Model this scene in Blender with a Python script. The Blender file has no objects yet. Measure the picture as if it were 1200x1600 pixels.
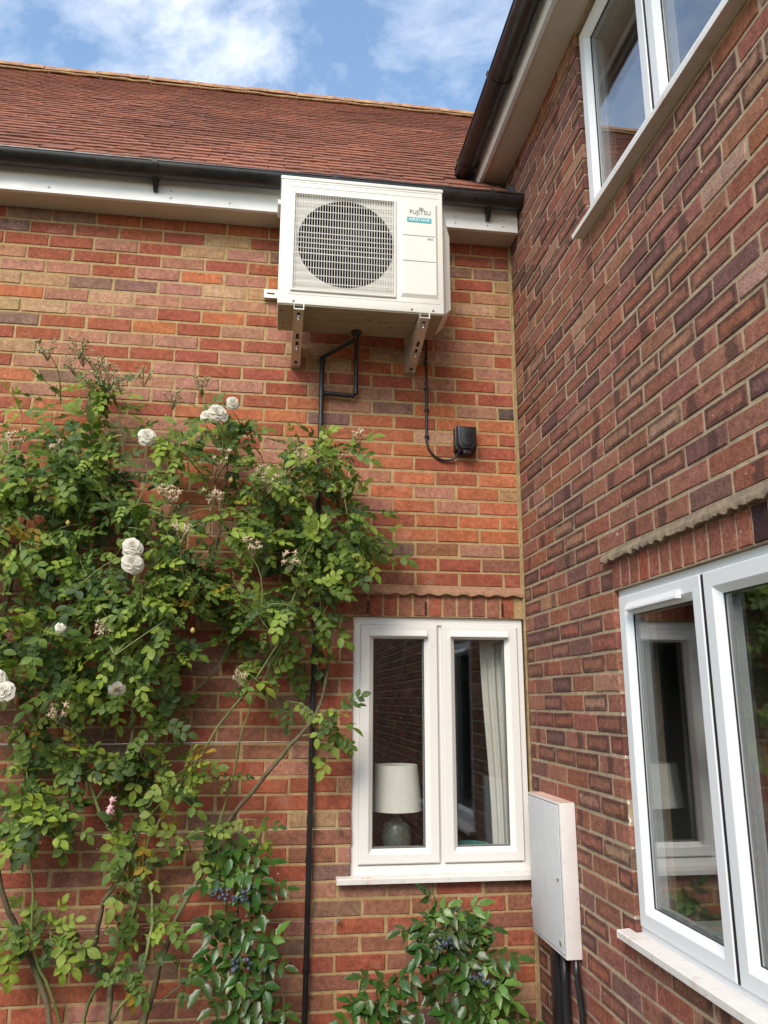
import bpy, bmesh, math, random
from mathutils import Vector, Matrix
rnd = random.Random(7)
R = math.radians
scene = bpy.context.scene
COL = scene.collection

# ------------------------------------------------------------------ camera
CAM = Vector((-1.25497, -3.81796, 1.66645))
YAW, PITCH, ROLL, FPX = 0.139113, 0.237605, 0.0026907, 1220.97
fw = Vector((math.sin(YAW)*math.cos(PITCH), math.cos(YAW)*math.cos(PITCH), math.sin(PITCH)))
rt = fw.cross(Vector((0, 0, 1))).normalized(); up = rt.cross(fw)
r2 = math.cos(ROLL)*rt + math.sin(ROLL)*up; u2 = -math.sin(ROLL)*rt + math.cos(ROLL)*up
cd = bpy.data.cameras.new('camera'); cam = bpy.data.objects.new('camera', cd); COL.objects.link(cam)
cd.sensor_fit = 'VERTICAL'; cd.sensor_height = 36; cd.lens = FPX/1600*36; cd.clip_end = 2000; cd.clip_start = 0.05
m = Matrix((r2, u2, -fw)).transposed().to_4x4(); m.translation = CAM
cam.matrix_world = m; scene.camera = cam
def px(P):                                   # photograph pixel of a point, used only to sort pieces by how large they show
    d = Vector(P) - CAM; w = d.dot(fw)
    if w < .1: return (-9999, -9999)
    return (600 + FPX*d.dot(r2)/w, 800 - FPX*d.dot(u2)/w)

# ------------------------------------------------------------------ light
SUN_EL, SUN_AZ = 40, 207                     # azimuth the light comes from, degrees clockwise from +Y
world = bpy.data.worlds.new('World'); scene.world = world; world.use_nodes = True
nt = world.node_tree; nt.nodes.clear()
def N(nt, t, **kw):
    n = nt.nodes.new(t)
    for k, v in kw.items():
        if k.startswith('i_'):
            n.inputs[k[2:].replace('_', ' ')].default_value = v
        else: setattr(n, k, v)
    return n
def L(nt, a, b): nt.links.new(a, b)
wo = N(nt, 'ShaderNodeOutputWorld'); bg = N(nt, 'ShaderNodeBackground'); bg.inputs[1].default_value = 0.15
sky = N(nt, 'ShaderNodeTexSky', sky_type='NISHITA', sun_disc=False)
sky.sun_elevation = R(SUN_EL); sky.sun_rotation = R(SUN_AZ); sky.air_density = 1.5; sky.dust_density = 0.15; sky.ozone_density = 2.2
tc = N(nt, 'ShaderNodeTexCoord')
sep = N(nt, 'ShaderNodeSeparateXYZ'); L(nt, tc.outputs['Generated'], sep.inputs[0])
zz = N(nt, 'ShaderNodeMath', operation='ADD'); zz.inputs[1].default_value = 0.22; L(nt, sep.outputs['Z'], zz.inputs[0])
zm = N(nt, 'ShaderNodeMath', operation='MAXIMUM'); zm.inputs[1].default_value = 0.1; L(nt, zz.outputs[0], zm.inputs[0])
dx = N(nt, 'ShaderNodeMath', operation='DIVIDE'); L(nt, sep.outputs['X'], dx.inputs[0]); L(nt, zm.outputs[0], dx.inputs[1])
dy = N(nt, 'ShaderNodeMath', operation='DIVIDE'); L(nt, sep.outputs['Y'], dy.inputs[0]); L(nt, zm.outputs[0], dy.inputs[1])
cmb = N(nt, 'ShaderNodeCombineXYZ'); L(nt, dx.outputs[0], cmb.inputs[0]); L(nt, dy.outputs[0], cmb.inputs[1])
n1 = N(nt, 'ShaderNodeTexNoise'); n1.inputs['Scale'].default_value = 2.1; n1.inputs['Detail'].default_value = 9; n1.inputs['Roughness'].default_value = .58; n1.inputs['Distortion'].default_value = .35
mpw = N(nt, 'ShaderNodeMapping'); mpw.inputs['Location'].default_value = (-4.1, -2.7, 0); L(nt, cmb.outputs[0], mpw.inputs[0]); L(nt, mpw.outputs[0], n1.inputs['Vector'])
cr = N(nt, 'ShaderNodeValToRGB'); cr.color_ramp.elements[0].position = .53; cr.color_ramp.elements[1].position = .80
cr.color_ramp.elements[0].color = (0.0, .0, .0, 1); L(nt, n1.outputs['Fac'], cr.inputs[0])
mx = N(nt, 'ShaderNodeMixRGB'); mx.inputs['Color2'].default_value = (9.5, 9.2, 8.8, 1)
n2 = N(nt, 'ShaderNodeTexNoise'); n2.inputs['Scale'].default_value = 4.6; n2.inputs['Detail'].default_value = 8; n2.inputs['Roughness'].default_value = .6; n2.inputs['Distortion'].default_value = .25; L(nt, mpw.outputs[0], n2.inputs['Vector'])
cr2 = N(nt, 'ShaderNodeValToRGB'); cr2.color_ramp.elements[0].position = .40; cr2.color_ramp.elements[1].position = .74; cr2.color_ramp.elements[1].color = (.42, .42, .42, 1); L(nt, n2.outputs['Fac'], cr2.inputs[0])
veil = N(nt, 'ShaderNodeMixRGB', blend_type='SCREEN'); veil.inputs[0].default_value = 1; L(nt, cr.outputs[0], veil.inputs[1]); L(nt, cr2.outputs[0], veil.inputs[2])
L(nt, veil.outputs[0], mx.inputs[0]); L(nt, sky.outputs[0], mx.inputs['Color1']); L(nt, mx.outputs[0], bg.inputs[0]); L(nt, bg.outputs[0], wo.inputs[0])
sd = bpy.data.lights.new('sun', 'SUN'); sun = bpy.data.objects.new('sun', sd); COL.objects.link(sun)
sd.energy = 2.2; sd.angle = R(30); sd.color = (1, .90, .76)
az, el = R(SUN_AZ), R(SUN_EL)
sdir = Vector((math.sin(az)*math.cos(el), math.cos(az)*math.cos(el), math.sin(el)))
sun.rotation_euler = sdir.to_track_quat('Z', 'Y').to_euler(); sun.location = sdir*30
scene.view_settings.view_transform = 'Standard'; scene.view_settings.look = 'None'
scene.view_settings.exposure = 0.78; scene.view_settings.gamma = 1; scene.view_settings.use_curve_mapping = False
scene.render.engine = 'CYCLES'; scene.render.resolution_x = 768; scene.render.resolution_y = 1024
scene.cycles.max_bounces = 8; scene.cycles.transparent_max_bounces = 16; scene.cycles.glossy_bounces = 5

# ------------------------------------------------------------------ materials
def newmat(name):
    mt = bpy.data.materials.new(name); mt.use_nodes = True; mt.node_tree.nodes.clear()
    out = N(mt.node_tree, 'ShaderNodeOutputMaterial'); b = N(mt.node_tree, 'ShaderNodeBsdfPrincipled')
    L(mt.node_tree, b.outputs[0], out.inputs[0]); return mt, mt.node_tree, b, out
def ramp(nt, src, p0, p1, c0=(0, 0, 0, 1), c1=(1, 1, 1, 1)):
    r = N(nt, 'ShaderNodeValToRGB'); r.color_ramp.elements[0].position = p0; r.color_ramp.elements[1].position = p1
    r.color_ramp.elements[0].color = c0; r.color_ramp.elements[1].color = c1; L(nt, src, r.inputs[0]); return r.outputs[0]
def noise(nt, vec, scale, detail=4, rough=.55, dist=0):
    n = N(nt, 'ShaderNodeTexNoise'); n.inputs['Scale'].default_value = scale; n.inputs['Detail'].default_value = detail
    n.inputs['Roughness'].default_value = rough; n.inputs['Distortion'].default_value = dist
    if vec is not None: L(nt, vec, n.inputs['Vector'])
    return n.outputs['Fac']
def mix(nt, mode, fac, a, b):
    x = N(nt, 'ShaderNodeMixRGB', blend_type=mode)
    for s, i in ((fac, 0), (a, 1), (b, 2)):
        if isinstance(s, (int, float)): x.inputs[i].default_value = s
        elif isinstance(s, tuple): x.inputs[i].default_value = s if len(s) == 4 else (*s, 1)
        else: L(nt, s, x.inputs[i])
    return x.outputs[0]
def math_(nt, op, a, b=None, clamp=False):
    x = N(nt, 'ShaderNodeMath', operation=op, use_clamp=clamp)
    for s, i in ((a, 0), (b, 1)):
        if s is None: continue
        if isinstance(s, (int, float)): x.inputs[i].default_value = s
        else: L(nt, s, x.inputs[i])
    return x.outputs[0]
def bump(nt, b, h, strength, dist):
    x = N(nt, 'ShaderNodeBump'); x.inputs['Strength'].default_value = strength; x.inputs['Distance'].default_value = dist
    L(nt, h, x.inputs['Height']); L(nt, x.outputs[0], b.inputs['Normal'])
def colsrc(nt, attr):
    if attr:
        a = N(nt, 'ShaderNodeAttribute', attribute_name='col'); return a.outputs['Color'], a.outputs['Alpha']
    a = N(nt, 'ShaderNodeObjectInfo'); return a.outputs['Color'], a.outputs['Alpha']
def pos(nt): return N(nt, 'ShaderNodeNewGeometry').outputs['Position']

def brick_mat(name, kind, attr):
    mt, nt, b, out = newmat(name); c, al = colsrc(nt, attr); p = pos(nt)
    lo = noise(nt, p, 13, 3); hi = noise(nt, p, 140 if kind == 'b' else 190, 5, .7); md = noise(nt, p, 45, 4, .6)
    c = mix(nt, 'MULTIPLY', 1.0, c, ramp(nt, lo, .3, .7, (.84, .82, .82, 1), (1.14, 1.14, 1.14, 1)))
    c = mix(nt, 'MULTIPLY', 1.0, c, ramp(nt, md, .32, .68, (.74, .72, .72, 1), (1.24, 1.24, 1.24, 1)))
    if kind == 'b':                             # dark kiln marks following the brick's edge
        uv = N(nt, 'ShaderNodeUVMap', uv_map='UVMap'); sz = N(nt, 'ShaderNodeUVMap', uv_map='half')
        s1 = N(nt, 'ShaderNodeSeparateXYZ'); L(nt, uv.outputs[0], s1.inputs[0]); s2 = N(nt, 'ShaderNodeSeparateXYZ'); L(nt, sz.outputs[0], s2.inputs[0])
        eu = math_(nt, 'SUBTRACT', s2.outputs[0], math_(nt, 'ABSOLUTE', s1.outputs[0]))
        ev = math_(nt, 'SUBTRACT', s2.outputs[1], math_(nt, 'ABSOLUTE', s1.outputs[1]))
        e = math_(nt, 'MINIMUM', eu, math_(nt, 'MULTIPLY', ev, 1.15))
        e = math_(nt, 'ADD', e, math_(nt, 'MULTIPLY', math_(nt, 'SUBTRACT', noise(nt, p, 38, 4), .5), .019))
        rg = N(nt, 'ShaderNodeValToRGB'); rs = rg.color_ramp
        rs.elements[0].position = .0; rs.elements[0].color = (.7, .7, .7, 1); rs.elements[1].position = .024; rs.elements[1].color = (0, 0, 0, 1)
        q = rs.elements.new(.007); q.color = (1, 1, 1, 1); q = rs.elements.new(.015); q.color = (.85, .85, .85, 1)
        L(nt, e, rg.inputs[0])
        on = mix(nt, 'MULTIPLY', 1.0, ramp(nt, al, .34, .48, (1, 1, 1, 1), (0, 0, 0, 1)), ramp(nt, noise(nt, p, 17, 3, .6), .34, .54, (.5, .5, .5, 1), (1, 1, 1, 1)))
        ring = mix(nt, 'MULTIPLY', 1.0, rg.outputs[0], on)
        # a dark end or band across some bricks
        t = math_(nt, 'ADD', s1.outputs[0], math_(nt, 'MULTIPLY', math_(nt, 'SUBTRACT', al, .58), 1.0))
        t = math_(nt, 'ADD', t, math_(nt, 'MULTIPLY', math_(nt, 'SUBTRACT', noise(nt, p, 25, 3), .5), .05))
        band = ramp(nt, math_(nt, 'ABSOLUTE', t), .022, .034, (1, 1, 1, 1), (0, 0, 0, 1))
        onb = mix(nt, 'MULTIPLY', 1.0, ramp(nt, al, .50, .52), ramp(nt, al, .64, .66, (1, 1, 1, 1), (0, 0, 0, 1)))
        band = mix(nt, 'MULTIPLY', 1.0, band, onb)
        tot = mix(nt, 'ADD', 1.0, ring, mix(nt, 'MULTIPLY', 1.0, band, (.8, .8, .8)))
        c = mix(nt, 'MIX', mix(nt, 'MULTIPLY', 1.0, tot, (.9, .9, .9)), c, (.070, .036, .031))
    else:
        pale = ramp(nt, noise(nt, p, 7, 6, .65), .56, .78)
        c = mix(nt, 'MIX', mix(nt, 'MULTIPLY', 1.0, pale, (.34, .34, .34)), c, (.50, .36, .27))
        dk = ramp(nt, noise(nt, p, 22, 5, .7), .60, .72); c = mix(nt, 'MIX', mix(nt, 'MULTIPLY', 1.0, dk, (.35, .35, .35)), c, (.09, .055, .05))
    sp = ramp(nt, hi, .34, .50, (.42, .40, .40, 1), (1.06, 1.06, 1.06, 1)); c = mix(nt, 'MULTIPLY', .9, c, sp)
    sp2 = ramp(nt, noise(nt, p, 260, 2), .66, .74); c = mix(nt, 'MIX', mix(nt, 'MULTIPLY', 1.0, sp2, (.3, .3, .3)), c, (.6, .48, .38))
    wsp = ramp(nt, noise(nt, p, 38, 1), .765, .785); c = mix(nt, 'MIX', mix(nt, 'MULTIPLY', 1.0, wsp, (.55, .55, .55)), c, (.75, .68, .6))
    L(nt, c, b.inputs['Base Color']); b.inputs['Roughness'].default_value = .92; b.inputs['Specular IOR Level'].default_value = .25
    h = mix(nt, 'ADD', .5, hi, md); bump(nt, b, h, .9 if kind == 'b' else .6, .0035 if kind == 'b' else .002)
    return mt
M = {}
M['brick_a'] = brick_mat('red_brick', 'a', False); M['brick_a_s'] = brick_mat('red_brick_rest', 'a', True)
M['brick_b'] = brick_mat('brown_brick', 'b', False); M['brick_b_s'] = brick_mat('brown_brick_rest', 'b', True)

def simple(name, col, rough=.5, var=.12, nscale=20, bstr=0, bdist=.002, bscale=120, metal=0, spec=.5, dirt=None, dscale=6, dr=(.55, .75), dfac=.5, stretch=None, rvar=True):
    mt, nt, b, out = newmat(name); p = pos(nt)
    if stretch:
        mp = N(nt, 'ShaderNodeMapping'); mp.inputs['Scale'].default_value = stretch; L(nt, p, mp.inputs[0]); p = mp.outputs[0]
    c = mix(nt, 'MULTIPLY', 1.0, (*col, 1), ramp(nt, noise(nt, p, nscale, 5, .6), .3, .7, (1-var,)*3+(1,), (1+var,)*3+(1,)))
    if dirt:
        d = ramp(nt, noise(nt, p, dscale, 8, .68), dr[0], dr[1]); c = mix(nt, 'MIX', mix(nt, 'MULTIPLY', 1.0, d, (dfac,)*3), c, (*dirt, 1))
    L(nt, c, b.inputs['Base Color']); b.inputs['Metallic'].default_value = metal; b.inputs['Specular IOR Level'].default_value = spec
    if not rvar: b.inputs['Roughness'].default_value = rough
    else:
      rr = ramp(nt, noise(nt, p, nscale*1.7, 4), .3, .7, (max(0, rough-.08),)*3+(1,), (min(1, rough+.1),)*3+(1,)); L(nt, rr, b.inputs['Roughness'])
    if bstr: bump(nt, b, noise(nt, p, bscale, 5, .65), bstr, bdist)
    return mt
M['mortar_a'] = simple('sandy_mortar', (.39, .265, .125), .95, .25, 30, .9, .004, 130, spec=.2, dirt=(.50, .39, .24), dscale=2.2, dr=(.45, .7), dfac=.5)
M['mortar_b'] = simple('buff_mortar', (.43, .33, .22), .95, .22, 30, .9, .004, 130, spec=.2, dirt=(.24, .18, .13), dscale=3, dr=(.5, .75), dfac=.6)
M['ledge_a'] = simple('pink_mortar_ledge', (.33, .175, .105), .9, .2, 40, .8, .003, 90, dirt=(.22, .11, .07), dscale=9, dfac=.6)
M['ledge_b'] = simple('crusty_grey_mortar', (.25, .185, .12), .95, .3, 35, 1, .006, 70, dirt=(.16, .125, .095), dscale=10, dr=(.42, .62), dfac=.8)
M['upvc'] = simple('white_upvc', (.76, .745, .715), .34, .015, 3, rvar=False, dirt=(.58, .50, .43), dscale=9, dr=(.6, .85), dfac=.25)
M['upvc_new'] = simple('bright_upvc', (.72, .735, .755), .32, .012, 2, rvar=False, dirt=(.62, .59, .55), dscale=3, dr=(.6, .9), dfac=.10)
M['sill'] = simple('dirty_white_sill', (.70, .67, .635), .4, .05, 12, dirt=(.45, .22, .15), dscale=16, dr=(.55, .72), dfac=.55)
M['spacer'] = simple('grey_spacer_bar', (.22, .22, .22), .7, .03, 5, rvar=False, spec=.2)
M['gasket_and_gap'] = simple('black_rubber_and_gaps', (.012, .012, .013), .6)  # rubber seals, and the dark put into gaps, slots and holes
M['fascia'] = simple('white_fascia', (.77, .76, .745), .4, .05, 6, dirt=(.42, .37, .3), dscale=7, dr=(.58, .8), dfac=.4, stretch=(1, 1, 2))
M['soffit'] = simple('cream_soffit', (.56, .50, .40), .5, .06, 4, dirt=(.30, .23, .17), dscale=18, dr=(.66, .74), dfac=.55)
M['black'] = simple('black_plastic', (.014, .014, .016), .32, .2, 12, dirt=(.09, .08, .075), dscale=9, dr=(.55, .85), dfac=.45)
M['black_gutter'] = simple('black_gutter_plastic', (.015, .014, .015), .33, .2, 10, dirt=(.085, .06, .05), dscale=5, dr=(.5, .8), dfac=.6, spec=.5)
M['lead'] = simple('grey_lead', (.11, .115, .125), .6, .3, 18, .4, .003, 60)
M['ac'] = simple('cream_painted_steel', (.735, .71, .645), .38, .02, 5, dirt=(.6, .55, .48), dscale=5, dr=(.6, .85), dfac=.2)
M['ac_shadow'] = simple('dark_fan_cavity', (.006, .006, .007), .8, spec=.05)
M['fan'] = simple('black_fan_blade', (.012, .010, .013), .5, spec=.15)
M['teal'] = simple('teal_badge', (.055, .36, .40), .4, .03)
M['print'] = simple('dark_grey_print', (.10, .10, .10), .5, .03)
M['whiteprint'] = simple('white_print', (.85, .85, .83), .5, .03)
M['galv'] = simple('galvanised_steel', (.62, .60, .54), .42, .12, 30, metal=.55, dirt=(.40, .36, .3), dscale=8, dfac=.4)
M['bolt'] = simple('zinc_bolt', (.65, .65, .63), .3, .1, metal=.9)
M['box'] = simple('white_grp_box', (.70, .66, .635), .55, .05, 10, .15, .001, 300, dirt=(.40, .27, .22), dscale=15, dr=(.62, .8), dfac=.5)
M['door'] = simple('grey_grp_door', (.60, .61, .615), .6, .04, 14, .2, .001, 300, dirt=(.45, .46, .47), dscale=6, dfac=.4)
M['pinkdust'] = simple('pink_stained_top', (.62, .42, .34), .8, .15, 20)
M['wire'] = simple('steel_wire', (.45, .44, .42), .4, .1, metal=.8)
M['cane'] = simple('brown_rose_cane', (.12, .085, .05), .8, .35, 25, .8, .004, 60, dirt=(.10, .13, .045), dscale=6, dr=(.45, .6), dfac=.7)
M['cane_g'] = simple('green_rose_stem', (.16, .19, .06), .6, .25, 15, dirt=(.14, .08, .045), dscale=9, dfac=.7)
M['petal'] = simple('cream_petal', (.86, .83, .74), .7, .05, 40, dirt=(.80, .66, .42), dscale=24, dr=(.55, .75), dfac=.4, spec=.2)
_n = M['petal'].node_tree; _b = next(n for n in _n.nodes if n.type == 'BSDF_PRINCIPLED'); _o = next(n for n in _n.nodes if n.type == 'OUTPUT_MATERIAL')
_t = N(_n, 'ShaderNodeBsdfTranslucent'); _t.inputs[0].default_value = (.9, .86, .74, 1); _m = N(_n, 'ShaderNodeMixShader'); _m.inputs[0].default_value = .4
L(_n, _b.outputs[0], _m.inputs[1]); L(_n, _t.outputs[0], _m.inputs[2]); L(_n, _m.outputs[0], _o.inputs[0])
M['petal_pink'] = simple('pink_petal', (.70, .40, .42), .6, .1, 40)
M['spent'] = simple('dry_calyx', (.55, .41, .28), .8, .35, 30, dirt=(.14, .17, .05), dscale=22, dr=(.45, .6), dfac=.8)
M['hip'] = simple('green_rose_hip', (.20, .21, .08), .6, .3, 40, dirt=(.38, .27, .15), dscale=35, dr=(.42, .6), dfac=.85)
M['berry'] = simple('blue_berry', (.03, .04, .07), .55, .3, 60, dirt=(.14, .17, .23), dscale=40, dr=(.45, .6), dfac=.6)
M['room'] = simple('dim_interior_tone', (.07, .065, .06), .9, .04)  # near-black walls, the dimness of the rooms put into their colour
M['shade'] = simple('cream_lamp_shade', (.86, .84, .78), .8, .03, 60)
M['ceramic'] = simple('green_grey_ceramic', (.10, .125, .105), .25, .25, 30)
M['bowl'] = simple('teal_glazed_bowl', (.07, .26, .25), .2, .25, 20)
M['curtain'] = simple('cream_curtain', (.60, .585, .54), .9, .05, 40)
M['soil'] = simple('garden_soil', (.05, .036, .024), .95, .4, 12, 1, .02, 20)
M['lawn'] = simple('lawn', (.07, .10, .03), .9, .35, 3, 1, .02, 60)
M['paving'] = simple('brown_gravel', (.12, .09, .062), .9, .15, 6, .5, .003, 90)
M['terracotta'] = simple('brown_leaf', (.16, .06, .035), .6, .3, 25)

def tile_mat(name, attr):
    mt, nt, b, out = newmat(name); c, al = colsrc(nt, attr); p = pos(nt)
    c = mix(nt, 'MULTIPLY', 1.0, c, ramp(nt, noise(nt, p, 30, 5, .65), .3, .7, (.66, .63, .63, 1), (1.25, 1.25, 1.25, 1)))
    c = mix(nt, 'MULTIPLY', 1.0, c, ramp(nt, noise(nt, p, .9, 3), .35, .65, (.82, .8, .8, 1), (1.12, 1.1, 1.1, 1)))
    li = ramp(nt, noise(nt, p, 26, 3, .6), .68, .73); c = mix(nt, 'MIX', mix(nt, 'MULTIPLY', 1.0, li, (.7, .7, .7)), c, (.55, .48, .42))
    L(nt, c, b.inputs['Base Color']); b.inputs['Roughness'].default_value = .85; b.inputs['Specular IOR Level'].default_value = .3
    bump(nt, b, noise(nt, p, 120, 4), .5, .003); return mt
M['tile'] = tile_mat('clay_tile', False); M['tile_s'] = tile_mat('clay_tile_rest', True)
M['ridge'] = simple('ridge_tile_clay', (.32, .15, .085), .9, .3, 14, .6, .004, 60, dirt=(.5, .36, .16), dscale=8, dr=(.45, .65), dfac=.7)
M['bed'] = simple('ridge_bedding', (.34, .22, .11), .95, .35, 20, .8, .006, 50)

def leaf_mat(name, attr, gloss):
    mt, nt, b, out = newmat(name); c, al = colsrc(nt, attr); p = pos(nt)
    c = mix(nt, 'MULTIPLY', 1.0, c, ramp(nt, noise(nt, p, 30, 3), .3, .7, (.7, .72, .7, 1), (1.25, 1.22, 1.2, 1)))
    br = ramp(nt, noise(nt, p, 60, 4, .7), .68, .76); c = mix(nt, 'MIX', mix(nt, 'MULTIPLY', 1.0, br, (.6, .6, .6)), c, (.16, .11, .035))
    L(nt, c, b.inputs['Base Color']); b.inputs['Roughness'].default_value = .28 if gloss else .5; b.inputs['Specular IOR Level'].default_value = .4 if gloss else .28
    bump(nt, b, noise(nt, p, 150, 3), .25, .002)
    tr = N(nt, 'ShaderNodeBsdfTranslucent'); L(nt, mix(nt, 'MULTIPLY', 1.0, c, (1.3, 1.5, .6)), tr.inputs[0])
    ms = N(nt, 'ShaderNodeMixShader'); ms.inputs[0].default_value = .1 if gloss else .26
    L(nt, b.outputs[0], ms.inputs[1]); L(nt, tr.outputs[0], ms.inputs[2]); L(nt, ms.outputs[0], out.inputs[0]); return mt
M['leaf'] = leaf_mat('rose_leaf', False, False); M['leaf_s'] = leaf_mat('rose_leaf_rest', True, False)
M['gleaf'] = leaf_mat('glossy_leaf', False, True)
def glass_mat(name, f0):
    mt, nt, b, out = newmat(name); nt.nodes.remove(b)
    t = N(nt, 'ShaderNodeBsdfTransparent'); t.inputs[0].default_value = (.97, .975, .97, 1)
    g = N(nt, 'ShaderNodeBsdfGlossy'); g.inputs['Roughness'].default_value = 0.0; g.inputs[0].default_value = (.95, .97, 1, 1)
    geo = N(nt, 'ShaderNodeNewGeometry'); dt = N(nt, 'ShaderNodeVectorMath', operation='DOT_PRODUCT'); L(nt, geo.outputs['Incoming'], dt.inputs[0]); L(nt, geo.outputs['Normal'], dt.inputs[1])
    co = math_(nt, 'ABSOLUTE', dt.outputs['Value']); p5 = math_(nt, 'POWER', math_(nt, 'SUBTRACT', 1.0, co, True), 5.0)
    fr_ = math_(nt, 'ADD', f0, math_(nt, 'MULTIPLY', p5, 1-f0))          # Schlick, the same from both faces of a pane
    ms = N(nt, 'ShaderNodeMixShader'); L(nt, fr_, ms.inputs[0]); L(nt, t.outputs[0], ms.inputs[1]); L(nt, g.outputs[0], ms.inputs[2]); L(nt, ms.outputs[0], out.inputs[0]); return mt
M['glass'] = glass_mat('window_glass', .035); M['glass_new'] = glass_mat('coated_window_glass', .10)

# ------------------------------------------------------------------ helpers
class MB:
    def __init__(s): s.v = []; s.f = []; s.c = None
    def add(s, vs, fs):
        o = len(s.v); s.v += [tuple(p) for p in vs]; s.f += [tuple(i+o for i in f) for f in fs]
    def box(s, x0, x1, y0, y1, z0, z1):
        s.add([(x0, y0, z0), (x1, y0, z0), (x1, y1, z0), (x0, y1, z0), (x0, y0, z1), (x1, y0, z1), (x1, y1, z1), (x0, y1, z1)],
              [(0, 3, 2, 1), (4, 5, 6, 7), (0, 1, 5, 4), (1, 2, 6, 5), (2, 3, 7, 6), (3, 0, 4, 7)])
    def tube(s, pts, r, k=8, cap=True):
        pts = [Vector(p) for p in pts]; n = len(pts); rr = r if isinstance(r, (list, tuple)) else [r]*n
        ref = Vector((.31, .22, .93)); base = len(s.v); vs = []
        for i, p in enumerate(pts):
            t = (pts[min(i+1, n-1)]-pts[max(i-1, 0)])
            t = t.normalized() if t.length > 1e-9 else Vector((0, 0, 1))
            a = t.cross(ref); a = a.normalized() if a.length > 1e-3 else t.cross(Vector((1, 0, 0))).normalized()
            b = t.cross(a)
            for j in range(k):
                q = 2*math.pi*j/k; vs.append(p + rr[i]*(math.cos(q)*a+math.sin(q)*b))
        fs = [(i*k+j, i*k+(j+1) % k, (i+1)*k+(j+1) % k, (i+1)*k+j) for i in range(n-1) for j in range(k)]
        if cap: fs += [tuple(range(k))[::-1], tuple((n-1)*k+j for j in range(k))]
        s.add(vs, fs)
    def lathe(s, prof, c, k=24, axis='z'):
        vs = []
        for r_, h in prof:
            for j in range(k):
                q = 2*math.pi*j/k; a, b = r_*math.cos(q), r_*math.sin(q)
                vs.append((c[0]+a, c[1]+b, c[2]+h) if axis == 'z' else (c[0]+a, c[1]+h, c[2]+b))
        n = len(prof)
        s.add(vs, [(i*k+j, i*k+(j+1) % k, (i+1)*k+(j+1) % k, (i+1)*k+j) for i in range(n-1) for j in range(k)])
    def ball(s, c, r, k=8, m_=5):
        prof = [(max(1e-4, r*math.sin(math.pi*i/m_)), -r*math.cos(math.pi*i/m_)) for i in range(m_+1)]
        s.lathe(prof, c, k)
    def map(s, fn): s.v = [tuple(fn(*p)) for p in s.v]; return s
def tomesh(name, mb, mat, smooth=False, recalc=True, bevel=0):
    me = bpy.data.meshes.new(name); me.from_pydata(mb.v, [], mb.f)
    if recalc or bevel:
        bm = bmesh.new(); bm.from_mesh(me)
        if bevel:
            bmesh.ops.remove_doubles(bm, verts=bm.verts, dist=1e-6)
            ed = [e for e in bm.edges if len(e.link_faces) == 2 and e.calc_face_angle(0) > .6]
            bmesh.ops.bevel(bm, geom=ed, offset=bevel, segments=2, profile=.6, affect='EDGES', clamp_overlap=True)
        bmesh.ops.recalc_face_normals(bm, faces=bm.faces); bm.to_mesh(me); bm.free()
    if smooth is True: me.polygons.foreach_set('use_smooth', [True]*len(me.polygons))
    elif smooth: 
        me.polygons.foreach_set('use_smooth', [True]*len(me.polygons)); me.set_sharp_from_angle(angle=R(smooth))
    if mat: me.materials.append(mat)
    me.update(); return me
def smooth_poly(P, step=.05):
    out = []
    for i in range(len(P)-1):
        p0 = P[max(i-1, 0)]; p1 = P[i]; p2 = P[i+1]; p3 = P[min(i+2, len(P)-1)]
        n = max(1, int((p2-p1).length/step))
        for k in range(n):
            t = k/n; out.append(.5*((2*p1)+(p2-p0)*t+(2*p0-5*p1+4*p2-p3)*t*t+(3*p1-p0-3*p2+p3)*t**3))
    out.append(P[-1]); return out
OFF = {}
def link(name, me, parent=None, loc=None):
    o = bpy.data.objects.new(name, me); COL.objects.link(o)
    if parent is not None:
        o.parent = parent
        o.matrix_parent_inverse = Matrix.Translation(-OFF.get(parent.name, Vector((0, 0, 0))))
    if loc is not None: o.location = loc
    return o
def part(name, mb, mat, parent, smooth=False, bevel=0, label=None, kind=None):
    o = link(name, tomesh(name, mb, M[mat] if isinstance(mat, str) else mat, smooth, True, bevel), parent)
    if label: o['label'] = label
    if kind: o['kind'] = kind
    return o
def thing(name, label, cat, loc, group=None):
    o = bpy.data.objects.new(name, None); COL.objects.link(o); o.location = loc; o.empty_display_size = .05
    OFF[o.name] = Vector(loc); o['label'] = label; o['category'] = cat
    if group: o['group'] = group
    return o
def struct(name, mb, mat, smooth=False):
    o = link(name, tomesh(name, mb, M[mat], smooth)); o['kind'] = 'structure'; return o
mapA = lambda u, d, z: (u, -d, z)            # wall of the low wing: u along the wall, d out of it
mapB = lambda u, d, z: (-d, -u, z)           # wall of the main house: u is the distance from the corner

# ------------------------------------------------------------------ ground, out of view: lawn added for bounce light, gravel darkened to cut it
g = MB(); g.add([(-150, -150, -.02), (150, -150, -.02), (150, 150, -.02), (-150, 150, -.02)], [(0, 1, 2, 3)]); struct('lawn', g, 'lawn')
g = MB(); g.box(-6, -.02, -.75, -.02, -.1, .03); struct('flower_bed', g, 'soil')
g = MB(); g.box(-6, -.02, -5.5, -.78, -.1, .015); struct('gravel_path', g, 'paving')

# ------------------------------------------------------------------ houses: empties
wing = thing('house_wing', 'low red brick house wing with brown tiled roof, black gutter and a two-pane white window', 'house', (-1.5, .05, 0))
house = thing('brick_house', 'brown brick house at the right with dark-ringed bricks and bright white windows up and down', 'house', (.05, -1.5, 0))

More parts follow.
